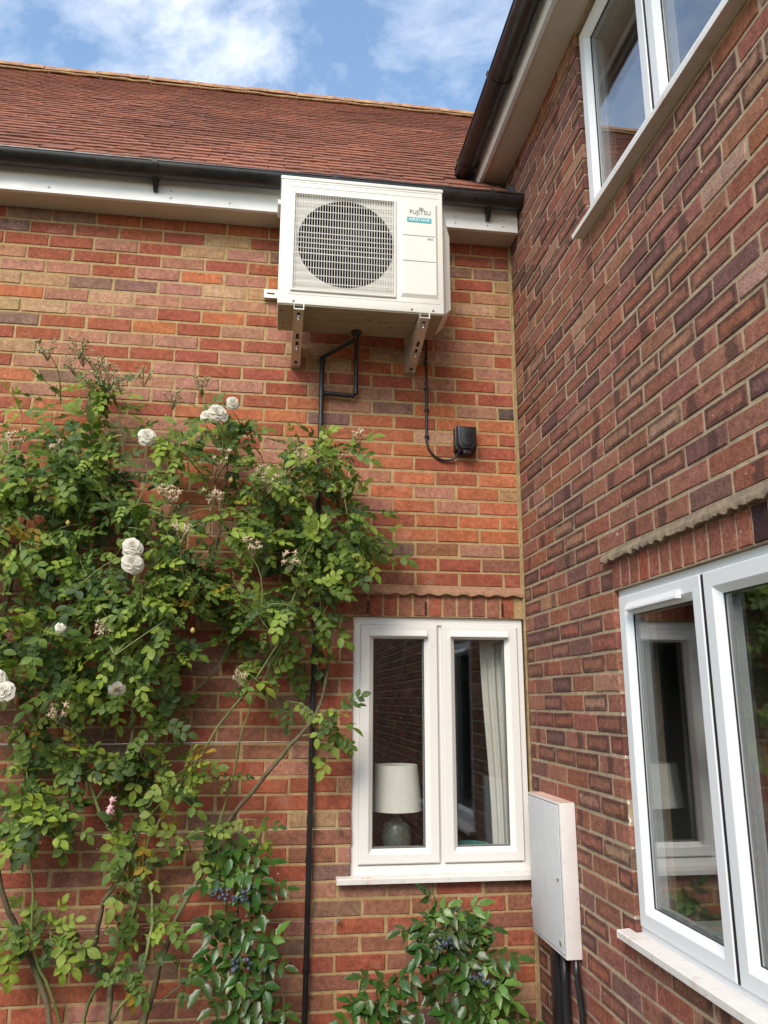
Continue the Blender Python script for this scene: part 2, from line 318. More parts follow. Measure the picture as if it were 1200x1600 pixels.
def slab(u0, u1, z0, z1, holes, d0, d1):      # wall sheet with openings; d0 front, d1 back
    us = sorted({u0, u1, *[h[0] for h in holes], *[h[1] for h in holes]}); zs = sorted({z0, z1, *[h[2] for h in holes], *[h[3] for h in holes]})
    mb = MB()
    hole = lambda i, j: i < 0 or j < 0 or i >= len(us)-1 or j >= len(zs)-1 or any(h[0]-1e-6 < (us[i]+us[i+1])/2 < h[1] and h[2] < (zs[j]+zs[j+1])/2 < h[3] for h in holes)
    for i in range(len(us)-1):
        for j in range(len(zs)-1):
            if hole(i, j): continue
            a, b, c, d = us[i], us[i+1], zs[j], zs[j+1]
            for q in (d0, d1): mb.add([(a, q, c), (b, q, c), (b, q, d), (a, q, d)], [(0, 1, 2, 3)])
            for di, dj, e in ((-1, 0, ((a, c), (a, d))), (1, 0, ((b, c), (b, d))), (0, -1, ((a, c), (b, c))), (0, 1, ((a, d), (b, d)))):
                if hole(i+di, j+dj):
                    mb.add([(e[0][0], d0, e[0][1]), (e[1][0], d0, e[1][1]), (e[1][0], d1, e[1][1]), (e[0][0], d1, e[0][1])], [(0, 1, 2, 3)])
    return mb
ZJ = lambda k: 4.1 - .075*k                   # bed joint heights, shared by both walls
HOLE_A = (-.872, .0, .868, 2.072)
HOLE_B1 = (1.048, 2.62, .878, 2.072); HOLE_B2 = (1.033, 2.62, 3.60, 4.605)
sa = slab(-5.2, .1, -.1, 4.40, [HOLE_A], -.0035, -.16).map(mapA)
wallA = part('wall', sa, 'mortar_a', wing, label='sand coloured mortar joints of red brick wall')
sb = slab(-.28, 9.2, -.1, 4.75, [HOLE_B1, HOLE_B2], -.0035, -.16).map(mapB)
wallB = part('wall', sb, 'mortar_b', house, label='buff mortar joints of brown brick wall')

# ---- bricks
def brick_geo(w, h, jit, rg, dep=.055):
    ch = .0028; a, b = w/2, h/2
    J = lambda s: rg.uniform(-s, s)
    o = [(-a+J(jit), 0, -b+J(jit*.6)), (a+J(jit), 0, -b+J(jit*.6)), (a+J(jit), 0, b+J(jit*.6)), (-a+J(jit), 0, b+J(jit*.6))]
    mid = [((o[i][0]+o[(i+1) % 4][0])/2+J(.0012), 0, (o[i][2]+o[(i+1) % 4][2])/2+J(.0014)) for i in range(4)]
    ring = [p for i in range(4) for p in (o[i], mid[i])]
    fr = [(x*(1-ch/a)+J(.0006), J(.0008), z*(1-ch/b)+J(.0006)) for x, y, z in ring]
    md = [(x, ch*1.2, z) for x, y, z in ring]; bk = [(x, dep, z) for x, y, z in ring]
    fs = [tuple(range(8))] + [(i, 8+i, 8+(i+1) % 8, (i+1) % 8) for i in range(8)] + [(8+i, 16+i, 16+(i+1) % 8, 8+(i+1) % 8) for i in range(8)]
    return fr+md+bk, fs
def add_uv(me, hw, hh):
    uv = me.uv_layers.new(name='UVMap'); sz = me.uv_layers.new(name='half')
    for l in me.loops:
        c = me.vertices[l.vertex_index].co; uv.data[l.index].uv = (c.x, c.z); sz.data[l.index].uv = (hw, hh)
def brick_vars(w, h, jit, mat, n):
    out = []
    for i in range(n):
        mb = MB(); mb.add(*brick_geo(w, h, jit, rnd)); me = tomesh('brick', mb, mat); add_uv(me, w/2, h/2); out.append(me)
    return out
def lay(spec, rotB, mat, mats, parent, jit, inview, nmax=300, stuffname='brickwork'):
    """spec: list of (u, z, w, h, colour, alpha). The nmax that show largest become bricks of their own."""
    mp = mapB if rotB else mapA
    sc = []
    for i, s in enumerate(spec):
        P = Vector(mp(s[0], 0, s[1])); q = px(P)
        ok = inview(q, s); sc.append((0 if ok else 1, (P-CAM).length, i))
    sc.sort(); single = {i for k, d, i in sc[:nmax] if k == 0}
    cache = {}
    big = MB(); cols = []; uvs = []; hf = []
    for i, (u, z, w, h, c, al) in enumerate(spec):
        dz = rnd.uniform(-.0012, .0012); dd = rnd.uniform(-.0015, .002)
        if i in single:
            key = (round(w, 3), round(h, 3))
            if key not in cache: cache[key] = brick_vars(w, h, jit, M[mat], 6 if abs(w-.217) < .012 else 2)
            me = rnd.choice(cache[key]); o = link('brick', me, parent)
            o.location = mp(u, dd, z+dz); o.rotation_euler = (rnd.uniform(-.012, .012), rnd.uniform(-.005, .005), (-math.pi/2 if rotB else 0)+rnd.uniform(-.006, .006))
            o.color = (*c, al)
        else:
            vs, fs = brick_geo(w, h, jit, rnd); loc = [(x, y, zz_) for x, y, zz_ in vs]
            wv = [mp(u+x, dd-y, z+dz+zz_) for x, y, zz_ in vs]; big.add(wv, fs)
            for f in fs:
                for k in f:
                    cols += [*c, al]; uvs += [loc[k][0], loc[k][2]]; hf += [w/2, h/2]
    me = bpy.data.meshes.new(stuffname); me.from_pydata(big.v, [], big.f)
    at = me.color_attributes.new('col', 'FLOAT_COLOR', 'CORNER'); at.data.foreach_set('color', cols)
    a1 = me.uv_layers.new(name='UVMap'); a1.data.foreach_set('uv', uvs); a2 = me.uv_layers.new(name='half'); a2.data.foreach_set('uv', hf)
    me.materials.append(M[mats]); me.update()
    bm = bmesh.new(); bm.from_mesh(me); bmesh.ops.recalc_face_normals(bm, faces=bm.faces); bm.to_mesh(me); bm.free()
    o = link(stuffname, me, parent); o['kind'] = 'stuff'; return o
PAL = {'red': (.31, .090, .050), 'org': (.41, .135, .062), 'pink': (.37, .175, .115), 'pur': (.215, .122, .088), 'tan': (.38, .235, .120), 'dark': (.085, .055, .048), 'brn': (.26, .108, .066), 'pale': (.45, .27, .165)}
def pick(w, rg=rnd):
    t = rg.uniform(0, sum(w.values()))
    for k, v in w.items():
        t -= v
        if t <= 0: break
    c = PAL[k]; s = rg.uniform(.91, 1.09); return (c[0]*s, c[1]*s*rg.uniform(.93, 1.07), c[2]*s*rg.uniform(.9, 1.1))
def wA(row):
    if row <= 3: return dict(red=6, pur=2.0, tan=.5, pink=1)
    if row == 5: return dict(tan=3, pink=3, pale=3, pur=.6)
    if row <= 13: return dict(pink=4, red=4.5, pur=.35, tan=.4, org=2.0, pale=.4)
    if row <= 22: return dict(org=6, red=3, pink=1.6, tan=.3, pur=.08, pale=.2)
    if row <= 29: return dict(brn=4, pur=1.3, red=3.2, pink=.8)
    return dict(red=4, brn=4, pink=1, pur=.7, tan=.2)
spec = []
G = .012
for row in range(0, 55):
    z = ZJ(row) + .0375 + .0; h = .0632
    sh = -.032 if row >= 28 else 0
    off = (-.1125 if row % 2 else 0) + sh + (rnd.uniform(-.006, .006))
    js = [-.012]; x = off if off < -.04 else off-.225
    while x > -3.4: js.append(x + rnd.uniform(-.005, .005)); x -= .225
    for a, b in zip(js[:-1], js[1:]):
        x1, x0 = a - G/2, b + G/2
        zt, zb = z+.0375, z-.0375
        if zb < HOLE_A[3]-.01 + .15 and zt > HOLE_A[2]+.01:       # rows beside the opening and its brick-on-edge head
            if x1 <= HOLE_A[0]+.01 and x0 < HOLE_A[0]:
                if HOLE_A[0]-x1 < .06: x1 = HOLE_A[0]+.003
            elif x0 < HOLE_A[0]-.03: x1 = HOLE_A[0]+.003
            else: continue
        if x1-x0 < .03: continue
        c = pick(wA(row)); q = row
        if row == 13 and x1 > -.05: c = (.085, .055, .05)
        if row in (3, 5, 10, 14) and x1 > -.03 and x1-x0 < .13: c = (.33, .20, .10)
        w = x1-x0
        w = .213 if abs(w-.213) < .008 else (round(w/.004)*.004)
        spec.append(((x0+x1)/2, z, w, h, c, rnd.random()))
# brick-on-edge head
x = -.868+.0325; k = 0
while x < -.03:
    spec.append((x, 2.126, .064, .100, pick(dict(red=5, pink=1.5, brn=2)), rnd.random())); x += .0745
def viewA(q, s):
    if not (-30 < q[0] < 1230 and -30 < q[1] < 1630): return False
    if 430 < q[0] < 700 and 290 < q[1] < 500: return False
    if q[0] < 330 and 690 < q[1] < 1090: return False
    return True
lay(spec, False, 'brick_a', 'brick_a_s', wallA, .0022, viewA)

PAL.update({'b_brn': (.275, .118, .080), 'b_tan': (.325, .170, .112), 'b_pur': (.185, .090, .072), 'b_red': (.285, .106, .068), 'b_pale': (.36, .22, .155)})
wB = dict(b_brn=6, b_tan=1.3, b_pur=1.8, b_red=2.6, b_pale=.5)
spec = []
PB = .234
for row in range(-8, 55):
    z = ZJ(row)+.0375; zt, zb = z+.0375, z-.0375
    js = [.006]; x = PB/2 if row % 2 == 0 else PB
    while x < 9.2: js.append(x+rnd.uniform(-.006, .006)); x += PB
    for a, b in zip(js[:-1], js[1:]):
        x0, x1 = a+G/2, b-G/2
        if row < -6: continue
        skip = False
        for H in (HOLE_B1, HOLE_B2):
            top = H[3]-.01 + (.15 if H is HOLE_B1 else .3)
            if zb < top and zt > H[2]+.01:
                if x1 <= H[0]+.005 and H[0]-x1 < .06: x1 = H[0]+.003
                elif x1 <= H[0]+.005 or x0 >= H[1]-.005: pass
                elif x0 < H[0]-.03: x1 = H[0]+.003
                elif x1 > H[1]+.03: x0 = H[1]
                else: skip = True
        if skip or x1-x0 < .025: continue
        w = x1-x0; w = .222 if abs(w-.222) < .008 else round(w/.004)*.004
        c = pick(wB); al = rnd.random()
        spec.append(((x0+x1)/2, z, w, .0632, c, al))
x = HOLE_B1[0]+.0325-.0
while x < 2.62:
    spec.append((x, 2.126, .064, .100, (.05, .025, .025) if 12 <= (x-1.048)/.0745 < 13 or rnd.random() < .04 else pick(dict(b_red=6, b_brn=1.5, red=1)), .9)); x += .0745
viewB = lambda q, s: -20 < q[0] < 1240 and -30 < q[1] < 1640
lay(spec, True, 'brick_b', 'brick_b_s', wallB, .002, viewB)
# mortar fillet in the corner
f = MB(); f.tube([(-.004, -.003, z*.2-.05) for z in range(0, 23)], [.0075+rnd.uniform(-.0025, .003) for _ in range(23)], 6); M['fillet'] = simple('corner_mortar', (.30, .215, .105), .95, .35, 18, .9, .005, 80, dirt=(.16, .11, .06), dscale=5, dfac=.6); part('corner_fillet', f, 'fillet', wing, True)

# ---- ledges over the heads (mortar on a wavy tray lip)
def ledge(u0, u1, z, out, wave, amp, ragged, mp):
    mb = MB(); n = int((u1-u0)/.008); prof = []
    for i in range(n+1):
        u = u0+(u1-u0)*i/n; s = math.sin(2*math.pi*u/wave + (1.6*math.sin(u*9.1)+1.1*math.sin(u*23) if ragged > .002 else 0))*(1 if ragged < .002 else .55+.45*math.sin(u*31)); r_ = rnd.uniform(-ragged, ragged)
        lo = z + amp*s + r_; d = out + amp*.6*s + r_
        prof.append([(u, -.01, z+.047), (u, .003, z+.046+r_*.3), (u, .008, z+.030+r_*.4), (u, d-.006, z+.024+r_*.5), (u, d, z+.013+r_), (u, d, lo), (u, d-.004, lo-.002), (u, -.01, lo+.004)])
    k = 8; vs = [mp(*p) for s in prof for p in s]
    mb.add(vs, [(i*k+j, i*k+(j+1) % k, (i+1)*k+(j+1) % k, (i+1)*k+j) for i in range(n) for j in range(k)] + [tuple(range(k)), tuple(n*k+j for j in range(k))])
    return mb
part('lintel_ledge', ledge(-.875, -.012, 2.182, .021, .086, .0045, .0006, mapA), 'ledge_a', wing, 50, label='pinkish mortar ledge with wavy lower lip above the window head')
part('lintel_ledge', ledge(1.005, 2.75, 2.180, .024, .066, .0055, .0022, mapB), 'ledge_b', house, 50, label='crusty grey mortar ledge above the lower window')
for x in (-.797, -.510, -.118):
    w = MB(); w.box(x-.005, x+.005, -.004, .02, 2.083, 2.148)
    for i in range(9): w.box(x-.006, x+.006, -.007, -.003, 2.085+i*.007, 2.0885+i*.007)
    part('weep_vent', w, simple('weep_red', (.10, .02, .018), .6) if 'weep' not in M else M['weep'], wing)

# ------------------------------------------------------------------ windows
def frame(u0, u1, z0, z1, prof, mp):
    mb = MB(); k = len(prof); vs = []
    for cu, cz, su, sz in ((u0, z0, 1, 1), (u1, z0, -1, 1), (u1, z1, -1, -1), (u0, z1, 1, -1)):
        for i, d in prof: vs.append(mp(cu+su*i, d, cz+sz*i))
    mb.add(vs, [(c*k+j, c*k+(j+1) % k, ((c+1) % 4)*k+(j+1) % k, ((c+1) % 4)*k+j) for c in range(4) for j in range(k)]); return mb
def boxm(a, b, c, d, e, f, mp): mb = MB(); mb.box(a, b, c, d, e, f); return mb.map(mp)
def window(parent, mp, fr, sashes, df, mat, sillspec, label, inset=.065, sash_d=.012):
    w = thing_part('window', parent, label)
    u0, u1, z0, z1 = fr
    part('frame', frame(u0, u1, z0, z1, [(0, -.10), (0, df), (.036, df), (.040, df-.012), (.058, df-.012), (.058, -.10)], mp), mat, w, bevel=.0012)
    for i in range(len(sashes)-1):
        c = (sashes[i][1]+sashes[i+1][0])/2
        part('mullion', boxm(c-.03, c+.03, -.10, df-.014, z0+.05, z1-.05, mp), mat, w)
        if mat == 'upvc_new': part('gasket_and_gap', boxm(c-.0075, c+.0075, df-.016, df+sash_d-.003, z0+.036, z1-.030, mp), 'gasket_and_gap', w)  # black strip fills the gap between sashes, standing in for its shade
    for (a, b, c, d, vent) in sashes:
        sd_ = df+sash_d
        part('sash', frame(a, b, c, d, [(0, -.085), (0, sd_-.006), (.005, sd_), (inset-.022, sd_), (inset-.018, sd_-.003), (inset, sd_-.020), (inset, -.085)], mp), mat, w, bevel=.0008)
        gd = sd_-.026; e = inset-.003
        part('gasket_and_gap', frame(a+e, b-e, c+e, d-e, [(0, gd-.001), (0, gd+.004), (.005, gd+.004), (.005, gd-.001)], mp), 'gasket_and_gap', w)
        part('pane', boxm(a+e, b-e, gd-.004, gd, c+e, d-e, mp), 'glass_new' if mat == 'upvc_new' else 'glass', w)
        part('spacer', frame(a+e, b-e, c+e, d-e, [(0, gd-.018), (0, gd-.006), (.008, gd-.006), (.008, gd-.018)], mp), 'spacer', w)
        part('pane', boxm(a+e, b-e, gd-.024, gd-.020, c+e, d-e, mp), 'glass', w)
        if vent:
            v = MB(); x0, x1 = vent; zz0 = d-inset+.010
            pr = [(sd_-.002, zz0+.026), (sd_+.006, zz0+.028), (sd_+.020, zz0+.006), (sd_+.020, zz0), (sd_-.002, zz0)]
            v.add([mp(x, q[0], q[1]) for x in (x0, x1) for q in pr], [tuple(range(5)), tuple(range(5, 10))] + [(i, (i+1) % 5, 5+(i+1) % 5, 5+i) for i in range(5)])
            part('trickle_vent', v, mat, w)
    a, b, z, d = sillspec
    s = MB(); pr = [(df-.03, z+.030), (d-.004, z+.024), (d, z+.021), (d, z), (d-.008, z), (d-.010, z+.004), (df-.03, z+.004)]; n = len(pr)
    s.add([mp(x, q[0], q[1]) for x in (a, b) for q in pr], [tuple(range(n)), tuple(range(n, 2*n))] + [(i, (i+1) % n, n+(i+1) % n, n+i) for i in range(n)])
    part('sill', s, 'sill', w, bevel=.001); return w
def thing_part(name, parent, label):
    o = bpy.data.objects.new(name, None); COL.objects.link(o); o.parent = parent; o.empty_display_size = .05
    o.matrix_parent_inverse = Matrix.Translation(-OFF[parent.name]); o['label'] = label; OFF[o.name] = Vector((0, 0, 0)); return o
window(wing, mapA, (-.870, -.014, .893, 2.070), [(-.833, -.4505, .938, 2.032, (-.79, -.505)), (-.4285, -.042, .938, 2.032, (-.385, -.095))], -.02, 'upvc', (-.937, -.014, .868, .052), 'aged white two-pane window beside the corner, lamp behind its left pane')
window(house, mapB, (1.050, 2.612, .895, 2.070), [(1.066, 1.638, .928, 2.044, (1.15, 1.52)), (1.652, 2.58, .928, 2.044, None)], -.022, 'upvc_new', (1.0, 2.66, .878, .045), 'bright white lower window with a wide right pane', inset=.07)
window(house, mapB, (1.035, 2.612, 3.635, 4.60), [(1.052, 1.612, 3.665, 4.575, None), (1.626, 2.58, 3.665, 4.575, None)], -.022, 'upvc_new', (.99, 2.66, 3.586, .05), 'bright white upper window under the eaves reflecting the sky', inset=.07)

# ------------------------------------------------------------------ rooms behind the glass
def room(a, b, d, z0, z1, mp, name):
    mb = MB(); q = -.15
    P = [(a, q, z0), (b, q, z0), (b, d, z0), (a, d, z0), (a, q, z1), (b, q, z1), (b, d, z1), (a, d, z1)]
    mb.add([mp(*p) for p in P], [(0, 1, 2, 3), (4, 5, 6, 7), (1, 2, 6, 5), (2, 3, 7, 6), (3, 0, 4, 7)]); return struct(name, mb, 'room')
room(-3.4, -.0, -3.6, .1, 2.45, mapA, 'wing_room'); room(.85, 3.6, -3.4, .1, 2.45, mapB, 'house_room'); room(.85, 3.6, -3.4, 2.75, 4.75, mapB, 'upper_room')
s = MB(); s.box(-.9, 0, .10, .34, .90, .925); part('inner_sill', s, 'upvc', wing)
s = MB(); s.box(.10, .34, -2.65, -1.02, .90, .925); part('inner_sill', s, 'upvc', house)
lamp = thing('table_lamp', 'table lamp with cream drum shade standing behind the left pane of the old window', 'lamp', (-.625, .215, .925))
l = MB(); l.lathe([(.106, .435), (.126, .222)], (-.625, .215, .925), 40); l.lathe([(.1045, .435), (.1245, .222)], (-.625, .215, .925), 40); part('lamp_shade', l, 'shade', lamp, True)
l = MB(); prof = [(.001, 0), (.052, 0), (.056, .01)] + [(.056+.016*math.sin(i/12*3.0)+(.0016 if i % 2 else 0), .012+.15*i/12) for i in range(13)] + [(.03, .175), (.018, .19), (.014, .24), (.001, .24)]
l.lathe(prof, (-.625, .215, .925), 32); part('lamp_base', l, 'ceramic', lamp, True)
cu = MB(); n = 60; cols_ = 26
for i in range(n+1):
    z = .95+(2.06-.95)*i/n; t = i/n
    left = -.160 - .034*t + .006*math.sin(t*5.2+.5)
    for j in range(cols_+1):
        s_ = j/cols_; cu.v.append((left+(-.03-left)*s_, .16+.012*math.sin(s_*26+t*1.2)+.006*math.sin(s_*11), z))
cu.f = [(i*(cols_+1)+j, i*(cols_+1)+j+1, (i+1)*(cols_+1)+j+1, (i+1)*(cols_+1)+j) for i in range(n) for j in range(cols_)]
o = link('curtain', tomesh('curtain', cu, M['curtain'], True)); o['label'] = 'cream curtain hanging behind the right pane of the old window'; o['category'] = 'curtain'
b = MB(); b.lathe([(.001, .006), (.04, .006), (.07, .030), (.088, .058), (.091, .060), (.091, .055), (.074, .024), (.045, 0), (.001, 0)], (-.252, .225, .925), 40)
o = link('bowl', tomesh('bowl', b, M['bowl'], True)); o['label'] = 'teal glazed bowl on the inner sill behind the right pane'; o['category'] = 'bowl'

# ------------------------------------------------------------------ eaves of the wing
EY, EZ, RY, RZ = -.20, 4.335, 2.6, 7.265
e = MB(); e.box(-5.2, .004, -.135, .0, 4.168, 4.18); part('soffit', e, 'soffit', wing, label='cream soffit board under the eaves')
e = MB(); e.box(-5.2, -.006, -.158, -.136, 4.160, 4.34); part('fascia', e, 'fascia', wing, bevel=.002, label='white fascia board behind the black gutter')
e = MB()
for x in [-2.46+.0, -1.86, -1.56, -1.25, -.36, -.18, -.09]:
    for z in (4.19, 4.23)[:1 if rnd.random() < .6 else 2]: e.lathe([(.006, -.002), (.004, -.004), (.0005, -.005)], (x, -.158, z), 8, 'y')
part('fascia_pins', e, 'bolt', wing)
def gutter(mp, u0, u1, dc, zt, r_, parent, mat, brackets, unions, cap0, cap1, fasc):
    mb = MB(); k = 18; th = .003; pr = []
    for i in range(k+1): q = math.pi*i/k; pr.append((dc+r_*math.cos(q), zt-.006-r_*math.sin(q)*.96))
    pr = [(dc+r_+.004, zt-.002), (dc+r_+.004, zt-.008)] + pr + [(dc-r_, zt)]
    inner = [(dc+(d-dc)*(1-th/r_), z+.003 if z < zt-.02 else z) for d, z in pr[::-1]]
    full = pr+inner; n = len(full)
    mb.add([mp(u, d, z) for u in (u0, u1) for d, z in full], [(i, (i+1) % n, n+(i+1) % n, n+i) for i in range(n)])
    gobj = part('gutter', mb, mat, parent, 40, label='black half-round gutter')
    for u, flag in ((u0, cap0), (u1, cap1)):
        if flag:
            c = MB(); ring = [(dc+(r_+.003)*math.cos(math.pi*i/k), zt-.004-(r_+.003)*math.sin(math.pi*i/k)*.96) for i in range(k+1)]
            m2 = k+1; c.add([mp(x, d, z) for x in (u-.006, u+.006) for d, z in ring], [tuple(range(m2)), tuple(range(m2, 2*m2))] + [(i, (i+1) % m2, m2+(i+1) % m2, m2+i) for i in range(m2)])
            part('end_cap', c, mat, gobj)
    def strap(u, w, extra, drop):
        c = MB(); ro = r_+extra
        o_ = [(dc+ro*math.cos(math.pi*i/k), zt-.004-ro*math.sin(math.pi*i/k)*.96) for i in range(k+1)]; o_ = [(dc+ro+.003, zt+.006)] + o_ + [(dc-ro, zt+.002)]
        i_ = [(dc+(d-dc)*(1-.0035/ro), z+(.003 if z < zt-.02 else 0)) for d, z in o_[::-1]]
        fl = o_+i_; m2 = len(fl); c.add([mp(x, d, z) for x in (u-w/2, u+w/2) for d, z in fl], [(i, (i+1) % m2, m2+(i+1) % m2, m2+i) for i in range(m2)] )
        nn = len(o_)
        for s_ in (0, m2): c.f += [(len(c.v)-2*m2+s_+i, len(c.v)-2*m2+s_+i+1, len(c.v)-2*m2+s_+m2-2-i, len(c.v)-2*m2+s_+m2-1-i) for i in range(nn-1)]
        if drop:
            a = MB(); zb = zt-r_-.055
            P = [(fasc, zt-.02), (fasc+.004, zb), (fasc+.022, zb+.004), (dc+.012, zt-r_-.002), (dc-.02, zt-r_+.004)]
            c.add([mp(x, d, z) for x in (u-.011, u+.011) for d, z in P], [tuple(range(5)), tuple(range(5, 10))]+[(i, (i+1) % 5, 5+(i+1) % 5, 5+i) for i in range(5)])
        return c
    for u in brackets: part('bracket', strap(u, .022, .0035, True), mat, gobj)
    for u, w in unions: part('union', strap(u, w, .0055, False), mat, gobj)
gutter(mapA, -5.2, -.006, .222, 4.322, .056, wing, 'black_gutter', [-1.935, -1.02, -.178, -2.85], [(-1.93, .030)], False, True, .158)
# ---- eaves of the main house
SB = 4.612
e = MB(); e.box(-.14, .004, -5.2, .12, SB+.006, SB+.02); part('soffit', e, 'soffit', house, label='dirty cream soffit board under the upper eaves')
e = MB(); e.box(-.162, -.140, -5.2, .125, SB-.008, SB+.17); part('fascia', e, 'fascia', house, bevel=.002, label='weathered white fascia board under the upper gutter')
gutter(mapB, -.115, 5.2, .226, 4.735, .058, house, 'black_gutter', [.55+.9], [(.62, .03), (-.03, .03)], True, False, .162)
e = MB(); e.add([(-.012, .06, 4.34), (-.014, -.10, 4.34), (-.012, -.125, 4.43), (-.012, -.10, 4.50), (-.014, -.06, 4.52), (-.012, .06, 4.60)], [tuple(range(6))]); e.add([(-.001, .06, 4.34), (-.001, -.10, 4.34), (-.001, -.125, 4.43), (-.001, -.10, 4.50), (-.001, -.06, 4.52), (-.001, .06, 4.60)], [tuple(range(6))])
e.f += [(i, (i+1) % 6, 6+(i+1) % 6, 6+i) for i in range(6)]; part('lead_flashing', e, 'lead', house, label='grey lead flashing where the low roof meets the brown wall')

# ------------------------------------------------------------------ roofs
def tile_geo(w, ln, th, sag=.0):
    # local: x across, s up the slope, n normal
    a = w/2
    P = []
    for s, n in ((0, th*1.9), (ln, th*.2)):
        for x, dn in ((-a, 0), (0, .0016), (a, 0)): P.append((x, s, n+dn))
        for x, dn in ((-a, 0), (0, .0016), (a, 0)): P.append((x, s, n+dn-th))
    F = [(0, 1, 7, 6), (1, 2, 8, 7), (0, 3, 4, 1), (1, 4, 5, 2), (0, 6, 9, 3), (2, 5, 11, 8)]
    return P, F
def roof(parent, ex, ez, rx, rz, u0, u1, mp, keep, nsingle, label, slabmat='tile'):
    ln = math.hypot(rx-ex, rz-ez); ts = ((rx-ex)/ln, (rz-ez)/ln); nn = (-ts[1], ts[0])
    base = thing_part('roof', parent, label)
    rows = int(ln/.1); single = []; big = MB(); cols = []
    tl = []
    for r_ in range(rows):
        x = u0 - (.0825 if r_ % 2 else 0)
        while x < u1:
            s0 = r_*.1 + rnd.uniform(-.003, .003)
            if keep(x, ex+ts[0]*s0): tl.append((r_, x+rnd.uniform(-.002, .002), s0))
            x += .1665
    vis = sorted(tl, key=lambda t: (0 if -20 < px(mp(t[1], ex+ts[0]*t[2], ez+ts[1]*t[2]))[0] < 760 else 1, t[0]))
    pickd = set(vis[:nsingle])
    P, F = tile_geo(.1635, .265, .0115)
    variants = []
    for i in range(5):
        mb = MB(); mb.add([(x+rnd.uniform(-.0012, .0012), s*ts[0]+n*nn[0], s*ts[1]+n*nn[1]+rnd.uniform(-.0012, .0012)) for x, s, n in P], F); variants.append(tomesh('tile', mb, M['tile']))
    for t in tl:
        r_, x, s0 = t; n0 = rnd.uniform(0, .003) + (rnd.uniform(.002, .006) if rnd.random() < .03 else 0)
        tone = rnd.choice([(.275, .106, .063), (.25, .100, .062), (.295, .116, .067), (.22, .092, .060), (.27, .116, .074)]); k = rnd.uniform(.85, 1.15); tone = tuple(q*k for q in tone)
        if t in pickd:
            o = link('tile', rnd.choice(variants), base, (x, ex+ts[0]*s0+nn[0]*n0, ez+ts[1]*s0+nn[1]*n0)); o.color = (*tone, 1); o.rotation_euler = (rnd.uniform(-.006, .006), rnd.uniform(-.016, .016), rnd.uniform(-.010, .010))
        else:
            tw = rnd.uniform(-.017, .017)
            big.add([mp(x+a, ex+ts[0]*(s0+s)+nn[0]*(n+n0+a*tw), ez+ts[1]*(s0+s)+nn[1]*(n+n0+a*tw)) for a, s, n in P], F); cols += [*tone, 1]*24
    me = bpy.data.meshes.new('tiling'); me.from_pydata(big.v, [], big.f); at = me.color_attributes.new('col', 'FLOAT_COLOR', 'CORNER'); at.data.foreach_set('color', cols)
    me.materials.append(M['tile_s']); me.update(); o = link('tiling', me, base); o['kind'] = 'stuff'
    ub = MB(); q = .012
    ub.add([mp(u, ex+ts[0]*s-nn[0]*q, ez+ts[1]*s-nn[1]*q) for u, s in ((u0, .03), (u1, .03), (u1, ln), (u0, ln))], [(0, 1, 2, 3)])
    if parent is wing: part('underlay', ub, 'gasket_and_gap', base)
    return base
ra = roof(wing, EY, EZ, RY, RZ, -5.2, 2.6, lambda u, y, z: (u, y, z), lambda u, y: u < min(y-.33, 9) or (y < .0 and u < -.09) if y > -.12 else u < -.09, 300, 'brown red plain clay tile roof with thick tile edges')
# far slope, so that the roof is a solid body
fs_ = MB(); fs_.add([(-5.2, RY, RZ), (2.6, RY, RZ), (2.6, 2*RY-EY, EZ), (-5.2, 2*RY-EY, EZ)], [(0, 1, 2, 3)]); part('far_slope', fs_, simple('far_tiles', (.22, .08, .055), .9, .2, 9), ra)
x = -5.3; i = 0
while x < 2.2:
    rb = MB(); k = 8; w = .445; dz = rnd.uniform(-.006, .006); tw = rnd.uniform(-.006, .006)
    ring = [(math.cos(math.pi*j/k)*.115, math.sin(math.pi*j/k)*.085) for j in range(k+1)]; inn = [(a*.86, b*.84) for a, b in ring[::-1]]; fl = ring+inn; n = len(fl)
    rb.add([(x+s*w, RY+a, RZ-.035+dz+b+tw*(s-.5)) for s in (0, 1) for a, b in fl], [(j, (j+1) % n, n+(j+1) % n, n+j) for j in range(n)]+[tuple(range(n)), tuple(range(n, 2*n))])
    part('ridge_tile', rb, 'ridge', ra, 50)
    bb = MB(); bb.box(x+w-.002, x+.4565, RY-.100, RY+.100, RZ-.06, RZ+.005); part('ridge_bedding', bb, 'bed', ra)
    x += .4545; i += 1
bb = MB(); bb.tube([(-5.2+j*.1, RY-.112, RZ-.062+rnd.uniform(-.006, .006)) for j in range(76)], [.008+rnd.uniform(0, .007) for _ in range(76)], 6); part('ridge_bedding', bb, 'bed', ra, True)
# main house roof: same construction, turned to its own eaves
mpR = lambda u, y, z: (y, -u, z)
roof(house, -.20, 4.745, 2.6, 7.675, -2.7, 4.2, mpR, lambda u, y: -u < y+.33+.1, 0, 'brown red plain clay tile roof above the upper gutter')

